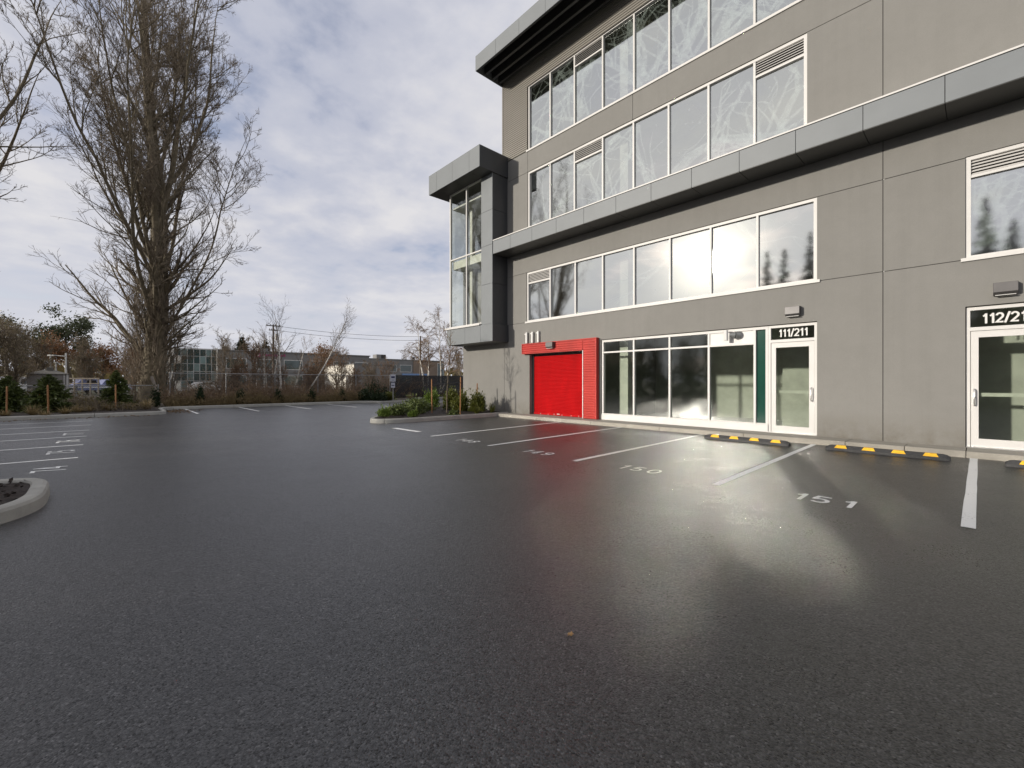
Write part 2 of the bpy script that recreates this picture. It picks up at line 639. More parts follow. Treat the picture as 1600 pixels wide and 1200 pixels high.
M['interior_dark'] = simple('interior_dark', (0.28, 0.29, 0.26), 0.85)
M['interior_floor'] = simple('interior_floor', (0.30, 0.31, 0.29), 0.4)
M['ceiling'] = simple('ceiling_tile', (0.60, 0.55, 0.36), 0.8)
M['bark'] = simple('bark', (0.11, 0.088, 0.062), 0.9, 0, 0.45, 7, 0.8, 30)
M['bark_mossy'] = simple('mossy_bark', (0.150, 0.122, 0.078), 0.9, 0, 0.45, 4, 0.8, 30)
M['twig'] = simple('twig', (0.175, 0.138, 0.097), 0.85, 0, 0.3, 4)
M['twig_red'] = simple('reddish_twig', (0.20, 0.135, 0.085), 0.85, 0, 0.35, 3)
M['birch'] = mk_birch()
M['stake'] = simple('timber_stake', (0.26, 0.125, 0.05), 0.85, 0, 0.3, 15)
M['timber'] = simple('grey_timber', (0.20, 0.17, 0.14), 0.85, 0, 0.25, 6)
M['pole_wood'] = simple('pole_wood', (0.12, 0.10, 0.085), 0.9, 0, 0.25, 6)
M['galv'] = simple('galvanised', (0.34, 0.34, 0.34), 0.5, 0.6, 0.15, 8)
M['black_metal'] = simple('black_metal', (0.02, 0.02, 0.022), 0.5, 0.3)
M['screen'] = mk_mesh_screen('windscreen_fabric', (0.018, 0.018, 0.020), 0.36, 60.0)
M['chain'] = mk_mesh_screen('chain_link_wire', (0.085, 0.085, 0.085), 0.055, 12.0)
M['spruce'] = mk_leaf('spruce_needles', (0.026, 0.042, 0.012), (0.115, 0.140, 0.036))
M['pine'] = mk_leaf('pine_needles', (0.026, 0.036, 0.016), (0.085, 0.098, 0.045))
M['conifer'] = mk_leaf('conifer_needles', (0.008, 0.016, 0.010), (0.026, 0.040, 0.020))
M['yew'] = mk_leaf('yew_leaves', (0.035, 0.050, 0.008), (0.150, 0.155, 0.028))
M['laurel'] = mk_leaf('laurel_leaves', (0.036, 0.062, 0.014), (0.150, 0.180, 0.055))
M['lime'] = mk_leaf('fresh_leaves', (0.07, 0.12, 0.018), (0.17, 0.23, 0.045))
M['dark_shrub'] = mk_leaf('dark_leaves', (0.010, 0.020, 0.008), (0.035, 0.055, 0.020))
M['tan'] = mk_leaf('dry_grass', (0.16, 0.115, 0.055), (0.34, 0.26, 0.13))
M['rust'] = mk_leaf('rust_leaves', (0.13, 0.060, 0.026), (0.30, 0.145, 0.060))
M['olive'] = mk_leaf('olive_brown_leaves', (0.090, 0.070, 0.030), (0.20, 0.160, 0.068))
M['dead'] = mk_leaf('dead_leaves', (0.085, 0.052, 0.028), (0.26, 0.17, 0.085))
M['leaf_litter'] = simple('fallen_leaf', (0.36, 0.22, 0.09), 0.7, 0, 0.3, 40)
M['far_grey'] = simple('far_grey_wall', (0.20, 0.195, 0.19), 0.8, 0, 0.1, 0.6)
M['far_brown'] = simple('far_brown_wall', (0.22, 0.165, 0.125), 0.8, 0, 0.12, 0.6)
M['far_white'] = simple('far_white_wall', (0.72, 0.68, 0.60), 0.7, 0, 0.05, 0.6)
M['far_glass'] = simple('far_window_glass', (0.030, 0.055, 0.052), 0.08, 0.0, 0.3, 0.5, spec=1.0)
M['far_glass_light'] = simple('far_window_light', (0.16, 0.22, 0.21), 0.10, 0.0, 0.3, 0.5, spec=1.0)
M['far_frame'] = simple('far_frame', (0.55, 0.54, 0.52), 0.5)
M['far_blue'] = simple('far_blue_panel', (0.16, 0.26, 0.46), 0.5)
M['magenta'] = simple('magenta_logo', (0.30, 0.03, 0.13), 0.5)
M['shed_wall'] = simple('shed_wall', (0.24, 0.225, 0.215), 0.8, 0, 0.12, 1.5)
M['shed_roof'] = simple('shed_roof', (0.14, 0.13, 0.115), 0.9, 0, 0.2, 3)
M['car_blue'] = simple('blue_car_paint', (0.17, 0.19, 0.33), 0.35, 0.0, 0.06)
M['car_white'] = simple('white_car_paint', (0.75, 0.75, 0.74), 0.3, 0.0, 0.05)
M['car_glass'] = simple('car_glass', (0.012, 0.015, 0.018), 0.06, spec=1.0)
M['tyre'] = simple('tyre', (0.02, 0.02, 0.02), 0.8)
M['sign_white'] = simple('sign_white', (0.52, 0.53, 0.60), 0.5)
M['sign_blue'] = simple('sign_navy', (0.03, 0.035, 0.10), 0.5)

# ------------------------------------------------------------------ ground
WY = 12.34     # wall face
GY = 12.42     # glass plane
KERB_Y = 11.62
SLAB_Z = 0.12

g = MB()
g.poly([(-1500, -1500, -0.03), (1500, -1500, -0.03), (1500, 1500, -0.03), (-1500, 1500, -0.03)])
g.build('ground', M['grass_ground'], kind='structure')

lot = MB()
lot.poly([(-28.0, 1.75, 0), (-28.0, 13.2, 0), (-26.9, 14.0, 0), (-27.2, 15.4, 0), (-30.2, 17.5, 0), (-31.0, 60, 0), (-17, 60, 0), (-17, 12.4, 0),
          (14, 12.4, 0), (14, -10.2, 0), (-24.2, -10.2, 0), (-24.2, 1.75, 0)])
lot_o = lot.build('parking_lot', M['asphalt'], kind='structure')

# pavement slabs along the building
pave = bpy.data.objects.new('pavement', None)
C.objects.link(pave)
pave['kind'] = 'structure'
xs = [-13.6, -11.2, -8.75, -6.3, -4.05, -2.0, -1.05, -0.2, 1.9, 4.3, 6.8, 9.6, 12.0]
rng = random.Random(5)
for a, b in zip(xs[:-1], xs[1:]):
    z = SLAB_Z - rng.random() * 0.006
    prof = [(KERB_Y, -0.02), (KERB_Y + 0.012, z - 0.02), (KERB_Y + 0.03, z), (WY + 0.3, z), (WY + 0.3, -0.02)]
    MB().prism(prof, 'x', a + 0.006, b - 0.006).build('paving_slab', M['slab'], pave)


def kerb_loop(pts, wid, h, closed, smooth=True):
    """a cast kerb with rounded shoulders swept along a plan path; the path is its outer foot and the kerb lies to the left of travel"""
    P = [Vector((p[0], p[1], 0)) for p in pts]
    n = len(P)
    prof = [(0, -0.03), (0.012, h * 0.72), (0.03, h * 0.92), (0.06, h), (wid - 0.05, h), (wid - 0.015, h * 0.95), (wid, h * 0.8), (wid, -0.03)]
    m = MB()
    k = len(prof)
    for i, p in enumerate(P):
        if closed:
            d = (P[(i + 1) % n] - P[i - 1]).normalized()
        else:
            d = (P[min(i + 1, n - 1)] - P[max(i - 1, 0)]).normalized()
        nn = Vector((-d.y, d.x, 0))
        for a, z in prof:
            q = p + nn * a
            m.v.append((q.x, q.y, z))
    rng_i = range(n) if closed else range(n - 1)
    for i in rng_i:
        j = (i + 1) % n
        for q in range(k - 1):
            m.f.append((i * k + q, i * k + q + 1, j * k + q + 1, j * k + q))
    if not closed:
        m.f.append(tuple(range(k)))
        m.f.append(tuple((n - 1) * k + q for q in reversed(range(k))))
    return m


def kerb_run(pts, wid, h, seg):
    """one kerb cast in lengths with open joints"""
    par = bpy.data.objects.new('kerb', None)
    C.objects.link(par)
    par['kind'] = 'structure'
    P = np.array(pts, float)
    L = np.concatenate([[0], np.cumsum(np.linalg.norm(np.diff(P, axis=0), axis=1))])
    n = max(1, int(round(L[-1] / seg)))
    at_ = lambda q: np.array([np.interp(q, L, P[:, 0]), np.interp(q, L, P[:, 1])])
    for i in range(n):
        a, b = L[-1] * i / n + 0.007, L[-1] * (i + 1) / n - 0.007
        qs = [a] + [q for q in L if a + 0.02 < q < b - 0.02] + [b]
        kerb_loop([at_(q) for q in qs], wid, h, False).build('kerb_stone', M['kerb'], par, smooth=False)
    return par


def spline(ctrl, per=10, closed=False):
    out = []
    n = len(ctrl)
    segs = n if closed else n - 1
    for i in range(segs):
        p0 = ctrl[(i - 1) % n] if closed or i > 0 else ctrl[0]
        p1 = ctrl[i]
        p2 = ctrl[(i + 1) % n]
        p3 = ctrl[(i + 2) % n] if closed or i + 2 < n else ctrl[-1]
        for s in range(per):
            t = s / per
            out.append(tuple(0.5 * (2 * p1[c] + (p2[c] - p0[c]) * t + (2 * p0[c] - 5 * p1[c] + 4 * p2[c] - p3[c]) * t * t + (3 * p1[c] - p0[c] - 3 * p2[c] + p3[c]) * t ** 3) for c in range(2)))
    if not closed:
        out.append(tuple(ctrl[-1]))
    return out


def bed(name, outline, z0, mound, m, seed=0):
    """mulch surface inside an outline, gently mounded and lumpy"""
    rg = np.random.default_rng(seed)
    o = np.array(outline)
    c = o.mean(0)
    rings = 14
    V = []
    for r in range(rings + 1):
        s = r / rings
        pp = c + (o - c) * s
        z = z0 + mound * (1 - s ** 2) + rg.normal(0, 0.013, len(o)) * (s < 0.999)
        V.append(np.column_stack([pp, z]))
    V = np.concatenate(V)
    n = len(o)
    F = []
    for r in range(rings):
        for i in range(n):
            j = (i + 1) % n
            F.append((r * n + i, r * n + j, (r + 1) * n + j, (r + 1) * n + i))
    me = np_mesh(name, V, F, m)
    return put(name, me, kind='structure')


# island beside the building corner
isl = spline([(-13.45, 12.3), (-13.45, 10.4), (-13.45, 8.2), (-13.55, 7.2), (-13.95, 6.62), (-14.55, 6.70), (-15.6, 7.45), (-17.6, 8.9), (-20.3, 11.2), (-22.6, 13.8), (-23.6, 17.5), (-23.6, 24)], 8)
isl = isl[::-1]
# travelling from the far end round the nose to the wall, the bed lies on the left
kerb_run(isl, 0.17, 0.15, 2.9)
inner = [(x, y) for x, y in isl] + [(-16.9, 12.3), (-16.9, 24)][:1]
bo = np.array(isl)
bc = np.array([-16.2, 11.0])
bed_pts = [tuple(bc + (p - bc) * 0.975) for p in bo] + [(-17.0, 24), (-17.0, 12.36), (-13.5, 12.36)]
bed('planting_bed', bed_pts, 0.10, 0.10, M['mulch'], 3)

# island at the left, close to the camera
isl2 = [(-8.62, -7.0), (-8.62, -4.5), (-8.62, -2.6), (-8.62, -1.7), (-8.62, -1.25), (-8.58, -0.93), (-8.42, -0.68), (-8.15, -0.56), (-7.7, -0.53), (-7.15, -0.54), (-6.75, -0.66), (-6.45, -0.9), (-6.32, -1.3), (-6.30, -1.8), (-6.30, -2.5), (-6.30, -4.5), (-6.30, -7.0)]
isl2 = spline(isl2, 6)
kerb_run(isl2[::-1], 0.17, 0.155, 2.3)
c2 = np.array([-7.46, -3.0])
bed('planting_bed', [tuple(c2 + (np.array(p) - c2) * 0.94) for p in isl2], 0.115, 0.03, M['mulch'], 4)

# long kerb along the far side with its step in at the left
kf = [(-24.0, -30), (-24.0, -10), (-24.0, -3), (-24.0, -0.8), (-24.0, 0.3), (-24.0, 1.0), (-24.05, 1.55), (-24.5, 1.85), (-25.2, 1.90), (-26.4, 1.92), (-27.3, 1.95), (-27.9, 2.2), (-28.0, 2.9), (-28.0, 4.0), (-28.0, 7), (-28.0, 10.0), (-28.0, 11.6), (-28.0, 12.2), (-27.6, 12.7), (-26.9, 13.0), (-26.75, 13.6), (-26.8, 14.6),
      (-27.0, 15.2), (-27.6, 15.7), (-29.6, 16.9), (-30.3, 18.0), (-30.8, 21.0), (-31.0, 60)]
kf = spline(kf, 5)
kerb_run(kf, 0.17, 0.15, 3.0)
bl = MB()
bl.poly([(x - 0.1, y, 0.11) for x, y in kf] + [(-60, 60, 0.11), (-60, -30, 0.11)])
bl.build('verge', M['soil'], kind='structure')
mb = MB()
mb.poly([(-24.15, -14, 0.118), (-24.15, 1.3, 0.118), (-24.6, 1.7, 0.118), (-27.4, 1.75, 0.118), (-28.6, 1.4, 0.118), (-30.5, -1, 0.118), (-31.5, -14, 0.118)])
mb.build('planting_bed', M['mulch'], kind='structure')

# ------------------------------------------------------------------ painted lines and numbers
def arc(cx_, cy_, rx, ry, a0, a1, n=9):
    return [(cx_ + rx * math.cos(rad(a0 + (a1 - a0) * i / n)), cy_ + ry * math.sin(rad(a0 + (a1 - a0) * i / n))) for i in range(n + 1)]


# strokes of each figure in a box 0.6 wide and 1 high (centre lines)
GL = {
    '0': [arc(.3, .5, .22, .42, 90, 450, 22)],
    '1': [[(.33, 0), (.33, .99)], [(.12, .74), (.20, .76), (.28, .84), (.30, .93)]],
    '2': [arc(.3, .68, .21, .24, 170, -40, 11) + [(.16, .16), (.08, .075), (.54, .075)]],
    '4': [[(.42, 0), (.42, .98)], [(.40, .92), (.06, .28), (.58, .28)]],
    '5': [[(.52, .92), (.17, .92), (.11, .53)] + arc(.29, .33, .22, .25, 125, -145, 12)],
    '6': [arc(.3, .31, .21, .23, 100, 460, 18), [(.09, .36)] + arc(.34, .5, .25, .42, 180, 65, 8)],
    '7': [[(.06, .92), (.53, .92), (.22, 0)]],
    '8': [arc(.3, .70, .18, .21, 90, 450, 18), arc(.3, .275, .22, .225, 90, 450, 18)],
    '9': [arc(.3, .69, .21, .23, 280, -80, 18), [(.51, .64)] + arc(.26, .5, .25, .42, 0, -115, 8)],
    '/': [[(.06, -.03), (.36, 1.02)]],
}


def text_mesh(s, size, extrude, m, bold=0.13, spacing=1.0, sx=1.0, kern1=0.0):
    """figures drawn as flat strokes, each stroke one mitred ribbon"""
    mb_ = MB()
    x = 0.0
    wd = {'/': 0.46, '1': 0.54 - kern1}
    tot = sum(wd.get(c, 0.68) for c in s) * spacing - 0.08
    lay = 0
    for c in s:
        for st in GL[c]:
            P = [Vector(p) for p in st]
            closed = (P[0] - P[-1]).length < 1e-4
            if closed:
                P = P[:-1]
            n = len(P)
            L_, R_ = [], []
            for i, p in enumerate(P):
                a = P[i - 1] if (i or closed) else None
                b = P[(i + 1) % n] if (i < n - 1 or closed) else None
                d1 = (p - a).normalized() if a is not None else (b - p).normalized()
                d2 = (b - p).normalized() if b is not None else d1
                t_ = (d1 + d2).normalized()
                k = min(1.6, 1 / max(0.3, t_.dot(d1)))
                nn = Vector((-t_.y, t_.x)) * bold / 2 * k
                L_.append(p + nn)
                R_.append(p - nn)
            zz = extrude + 0.0006 * lay
            lay += 1
            f = lambda q: ((x + q.x - tot / 2) * size * sx, q.y * size, zz)
            for i in range(n if closed else n - 1):
                j = (i + 1) % n
                mb_.poly([f(R_[i]), f(R_[j]), f(L_[j]), f(L_[i])])
        x += wd.get(c, 0.68) * spacing
    return mb_.mesh('figures', m)


ZL = 0.004


def line(x0, y0, x1, y1, wd=0.10):
    d = Vector((x1 - x0, y1 - y0, 0)).normalized()
    n = Vector((-d.y, d.x, 0)) * wd / 2
    m = MB()
    k = 12
    rg = random.Random(int(abs(x0 * 1000 + y0 * 77)))
    Lp, Rp = [], []
    for i in range(k + 1):
        p = Vector((x0, y0, ZL)).lerp(Vector((x1, y1, ZL)), i / k)
        Lp.append(p + n * (1 + rg.uniform(-.06, .06)))
        Rp.append(p - n * (1 + rg.uniform(-.06, .06)))
    m.poly(Rp + Lp[::-1])
    return m.build('stall_line', M['paint'], lot_o)


for x0, y0, x1, y1 in [(-0.10, 11.6, -0.09, 6.05), (-2.56, 11.6, -2.46, 6.05), (-5.06, 11.6, -4.90, 6.05), (-7.58, 11.6, -7.36, 6.10), (-10.02, 11.6, -9.66, 6.10), (2.36, 11.6, 2.36, 6.05)]:
    line(x0, y0, x1, y1)
line(-12.12, 6.36, -10.74, 6.40, 0.17)
for x in (-11.38, -13.64, -15.75, -17.66, -19.75, -21.8):
    line(x, -5.6, x, -0.42)
for y in (2.9, 5.3, 7.7, 10.1):
    line(-28.0, y, -23.6, y)
# row of dashes in the far bays
for s, x, y, wdt in [('148', -8.29, 6.10, 0.62), ('149', -5.96, 6.08, 0.60), ('150', -3.70, 6.07, 0.64)]:
    me = text_mesh(s, 0.34, 0, M['paint'], 0.12, 1.25)
    put('stall_number', me, lot_o, loc=(x, y, ZL))
for dgt, x in (('1', -1.52), ('5', -1.30), ('1', -1.04)):
    me = text_mesh(dgt, 0.37, 0, M['paint'], 0.13, 1.0, 0.95)
    put('stall_number', me, lot_o, loc=(x, 6.03, ZL))
for i, x in enumerate((-10.15, -12.5, -14.65, -16.65)):
    me = text_mesh(str(74 + i), 0.40, 0, M['paint'], 0.14, 1.1)
    o = put('stall_number', me, lot_o, loc=(x, -0.50, ZL))
    o.rotation_euler = (0, 0, PI)

# ------------------------------------------------------------------ the office building
B = thing('office_building', 'grey concrete office building with glazed corner tower and red roller door', 'building', (0, 0, 0))


def wall_cells(rect, holes, y0=WY, y1=WY + 0.22, gap=0.007):
    """one concrete panel: a slab with openings cut out, its reveals real"""
    X0, X1, Z0, Z1 = rect
    X0 += gap; X1 -= gap; Z0 += gap; Z1 -= gap
    hs = [h for h in holes if h[0] < X1 and h[1] > X0 and h[2] < Z1 and h[3] > Z0]
    gx = sorted({X0, X1} | {min(max(v, X0), X1) for h in hs for v in h[:2]})
    gz = sorted({Z0, Z1} | {min(max(v, Z0), Z1) for h in hs for v in h[2:]})

    def solid(i, j):
        if i < 0 or j < 0 or i >= len(gx) - 1 or j >= len(gz) - 1:
            return False
        cx_, cz_ = (gx[i] + gx[i + 1]) / 2, (gz[j] + gz[j + 1]) / 2
        return not any(h[0] < cx_ < h[1] and h[2] < cz_ < h[3] for h in hs)
    m = MB()
    for i in range(len(gx) - 1):
        for j in range(len(gz) - 1):
            if not solid(i, j):
                continue
            a, b, c, d = gx[i], gx[i + 1], gz[j], gz[j + 1]
            m.poly([(a, y0, c), (b, y0, c), (b, y0, d), (a, y0, d)])
            m.poly([(a, y1, c), (a, y1, d), (b, y1, d), (b, y1, c)])
            if not solid(i - 1, j): m.poly([(a, y0, c), (a, y0, d), (a, y1, d), (a, y1, c)])
            if not solid(i + 1, j): m.poly([(b, y0, c), (b, y1, c), (b, y1, d), (b, y0, d)])
            if not solid(i, j - 1): m.poly([(a, y0, c), (a, y1, c), (b, y1, c), (b, y0, c)])
            if not solid(i, j + 1): m.poly([(a, y0, d), (b, y0, d), (b, y1, d), (a, y1, d)])
    return m


W2 = (-12.46, -2.66, 3.80, 5.80)
W3 = (-12.40, -2.86, 7.20, 9.83)
W4 = (-12.40, -2.86, 10.68, 13.30)
W2R = (-0.22, 9.4, 3.80, 5.82)
STORE = (-8.86, -2.66, 0.10, 2.85)
STORE2 = (-0.22, 6.0, 0.10, 2.88)
ROLL = (-12.29, -9.52, 0.10, 2.52)
holes = [W2, W3, W4, W2R, STORE, STORE2, ROLL]
XE = 12.0
rects = []
for z0, z1, xj in [(0.10, 3.80, (-16.74, -13.80, -1.46, 7.9, XE)), (3.80, 5.80, (-16.74, -13.80, -12.453)), (3.80, 5.80, (-2.667, -1.46, -0.213)), (3.80, 5.80, (9.393, XE)), (5.80, 7.19, (-16.74, -13.80, -1.46, 7.9, XE)),
                   (7.19, 9.83, (-13.90, -1.46, 7.9, XE)), (9.83, 10.68, (-13.90, -12.40, -7.62, -1.46, 7.9, XE)), (10.68, 14.3, (-1.46, 7.9, XE))]:
    for a, b in zip(xj[:-1], xj[1:]):
        rects.append((a, b, z0, z1))
for r in rects:
    wall_cells(r, holes).build('wall_panel', M['wall'], B)
# backing seen in the joints
jb = MB()
for z in (3.80, 5.80, 9.83):
    for a, b in ((-16.7, -12.5), (-2.6, -0.3)) if z < 6 else ((-13.9, -12.5), (-2.8, XE)):
        jb.box(a, b, WY + 0.02, WY + 0.05, z - 0.03, z + 0.03)
for x, z0, z1 in ((-13.80, 0.1, 7.1), (-1.46, 0.1, 14.2), (7.9, 2.9, 14), (-12.40, 9.83, 10.68), (-7.62, 9.83, 10.68)):
    jb.box(x - 0.03, x + 0.03, WY + 0.022, WY + 0.052, z0, z1)
jb.build('joint_sealant', M['joint'], B)['kind'] = 'stuff'
# pale backer rod showing down the joint between the two big panels
MB().box(-1.452, -1.438, WY + 0.004, WY + 0.012, 3.6, 6.4).build('joint_strip', M['white_panel'], B)
# left flank, back and roof deck
MB().box(-16.735, -16.52, WY + 0.23, 30, 0.1, 7.15).build('side_wall', M['wall'], B)
MB().box(-13.895, -13.70, WY + 0.23, 30, 7.15, 14.25).build('side_wall', M['wall'], B)
MB().box(-16.73, XE, 30, 30.2, 0.1, 14.25).build('rear_wall', M['wall'], B)
MB().box(XE - 0.2, XE, WY + 0.23, 30, 0.1, 14.25).build('side_wall', M['wall'], B)

# corrugated siding of the top storey
def corrug(x0, x1, z0, z1, y, pitch, depth, name, m, holes_=()):
    mb_ = MB()
    n = int(round((z1 - z0) / pitch))
    p = (z1 - z0) / n
    cuts = sorted({x0, x1} | {min(max(v, x0), x1) for h in holes_ for v in h[:2]})
    for a, b in zip(cuts[:-1], cuts[1:]):
        for i in range(n):
            za = z0 + i * p
            if any(h[0] <= a + 1e-4 and h[1] >= b - 1e-4 and h[2] < za + p / 2 < h[3] for h in holes_):
                continue
            zz = [(za, y), (za + p * 0.22, y - depth), (za + p * 0.62, y - depth), (za + p * 0.84, y), (za + p, y)]
            for (q0, y0_), (q1, y1_) in zip(zz[:-1], zz[1:]):
                mb_.poly([(a, y0_, q0), (b, y0_, q0), (b, y1_, q1), (a, y1_, q1)])
        # close the ends with a thin edge trim
    return mb_.build(name, m, B)


corrug(-13.86, -1.47, 10.69, 14.2, WY, 0.085, 0.028, 'corrugated_siding', M['siding'], [W4])
MB().box(-13.90, -13.86, WY - 0.04, WY + 0.22, 10.69, 14.2).build('corner_trim', M['siding'], B)


# windows -----------------------------------------------------------------
def branch_print(win, x0, x1, z0, z1, y, seed, density, blocked):
    """white birch branches printed on the glass: tapered ribbons flat on the pane, clipped to it"""
    rg = random.Random(seed)
    mb_ = MB()

    def ok(p):
        return x0 < p[0] < x1 and z0 < p[1] < z1 and not any(b[0] < p[0] < b[1] and b[2] < p[1] < b[3] for b in blocked)

    cnt = [0]

    def ribbon(p, ang, ln, w0, depth):
        n = max(4, int(ln / 0.16))
        pts = [p]
        a = ang
        for i in range(n):
            a += rg.gauss(0, 0.10 + 0.05 * depth)
            p = (p[0] + math.cos(a) * ln / n, p[1] + math.sin(a) * ln / n)
            pts.append(p)
            if depth < 3 and rg.random() < (0.32 if depth == 0 else 0.20):
                ribbon(p, a + rg.choice((-1, 1)) * rg.uniform(0.45, 1.05), ln * rg.uniform(0.3, 0.6), max(0.020, w0 * rg.uniform(0.28, 0.5)), depth + 1)
        for i in range(n):
            wa = w0 * (1 - 0.85 * i / n)
            wb = w0 * (1 - 0.85 * (i + 1) / n)
            d = math.atan2(pts[i + 1][1] - pts[i][1], pts[i + 1][0] - pts[i][0]) + PI / 2
            c_, s_ = math.cos(d) / 2, math.sin(d) / 2
            q = [(pts[i][0] + c_ * wa, pts[i][1] + s_ * wa), (pts[i][0] - c_ * wa, pts[i][1] - s_ * wa), (pts[i + 1][0] - c_ * wb, pts[i + 1][1] - s_ * wb), (pts[i + 1][0] + c_ * wb, pts[i + 1][1] + s_ * wb)]
            if all(ok(t_) for t_ in q):
                yy = y + 0.0004 * (cnt[0] % 9)
                cnt[0] += 1
                mb_.poly([(u, yy, v) for u, v in q])

    for k in range(density):
        side = rg.random()
        p = (rg.uniform(x0 - 0.5, x1 + 0.5), rg.choice((z0 - 0.2, z0 - 0.2, z1 + 0.2)))
        ang = rg.uniform(0.35, 1.3) if p[1] < z0 else -rg.uniform(0.35, 1.3)
        if rg.random() < 0.5:
            ang = PI - ang
        ribbon(p, ang, rg.uniform(2.2, 4.5), rg.choice((0.08, 0.10, 0.16, 0.26, 0.42)), 0)
    for k in range(density * 6):
        px_, pz_ = rg.uniform(x0, x1), rg.uniform(z0, z1)
        r = rg.uniform(0.012, 0.03)
        if ok((px_ - r, pz_ - r)) and ok((px_ + r, pz_ + r)):
            mb_.poly([(px_ + r * math.cos(a), y + 0.006, pz_ + r * math.sin(a)) for a in [i * PI / 3 for i in range(6)]])
    if mb_.f:
        o = mb_.build('branch_print', M['film'], win)
        o['kind'] = 'stuff'


def louver(win, x0, x1, z0, z1, y):
    mb_ = MB()
    n = max(4, int((z1 - z0) / 0.055))
    for i in range(n):
        za = z0 + (z1 - z0) * i / n
        p = (z1 - z0) / n
        mb_.prism([(y - 0.005, za + p * 0.12), (y, za + p * 0.05), (y + 0.045, za + p * 0.75), (y + 0.040, za + p * 0.82)], 'x', x0, x1)
    mb_.build('louver', M['white'], win)['kind'] = 'stuff'
    MB().box(x0, x1, y + 0.05, y + 0.06, z0, z1).build('louver_back', M['dark'], win)


def strip(rect, mull, glass, louvers=(), fw=0.075, mw=0.055, y=WY + 0.03, name='window', sill=True, prints=0, seed=1, lou_h=0.34):
    X0, X1, Z0, Z1 = rect
    e = 0.004
    fr = MB()
    fr.box(X0 + e, X1 - e, y, y + 0.13, Z1 - fw, Z1 - e)
    fr.box(X0 + e, X1 - e, y, y + 0.13, Z0 + e, Z0 + fw)
    fr.box(X0 + e, X0 + fw, y, y + 0.13, Z0 + fw, Z1 - fw)
    fr.box(X1 - fw, X1 - e, y, y + 0.13, Z0 + fw, Z1 - fw)
    wn = fr.build(name, M['white'], B)
    edges = [X0 + fw] + list(mull) + [X1 - fw]
    for mx in mull:
        MB().box(mx - mw / 2, mx + mw / 2, y + 0.006, y + 0.13, Z0 + fw + .001, Z1 - fw - .001).build('mullion', M['white'], wn)
    blocked = []
    for i, (a, b) in enumerate(zip(edges[:-1], edges[1:])):
        a2 = a if i == 0 else a + mw / 2
        b2 = b if i == len(edges) - 2 else b - mw / 2
        top = Z1 - fw
        if i in louvers:
            zl = top - lou_h
            MB().box(a2 + .001, b2 - .001, y + 0.008, y + 0.12, zl - 0.05, zl).build('transom', M['white'], wn)
            louver(wn, a2 + .002, b2 - .002, zl + .001, top - .001, y + 0.02)
            blocked.append((a2 - .1, b2 + .1, zl - 0.05, top + 0.5))
            top = zl - 0.05
        MB().poly([(a2, y + 0.065, Z0 + fw), (b2, y + 0.065, Z0 + fw), (b2, y + 0.065, top), (a2, y + 0.065, top)]).build('pane', glass, wn)
    if sill:
        MB().box(X0 - 0.06, X1 + 0.06, WY - 0.035, WY - 0.001, Z0 - 0.035, Z0 + 0.03).build('sill', M['white'], wn)
    if prints:
        branch_print(wn, X0 + fw, X1 - fw, Z0 + fw, Z1 - fw, y + 0.075, seed, prints, blocked)
    return wn


mull = [-11.22, -10.0, -8.81, -7.60, -6.38, -5.17, -3.97]
strip(W2, mull, M['glass_mid'], (0,), prints=5, seed=14)
strip(W3, [m_ + 0.0 for m_ in (-11.22, -10.04, -8.81, -7.62, -6.42, -5.23, -4.04)], M['glass_up'], (2, 7), sill=False, prints=22, seed=8, lou_h=0.38)
strip(W4, [-11.22, -10.04, -8.81, -7.60, -6.40, -5.22, -4.04], M['glass_up'], (2, 7), prints=22, seed=23, lou_h=0.38)
strip(W2R, [1.0, 2.2, 3.4, 4.6, 5.8, 7.0, 8.2], M['glass_mid'], (0, 6), prints=14, seed=31, lou_h=0.30)

# storefronts ---------------------------------------------------------------
FY = WY + 0.05


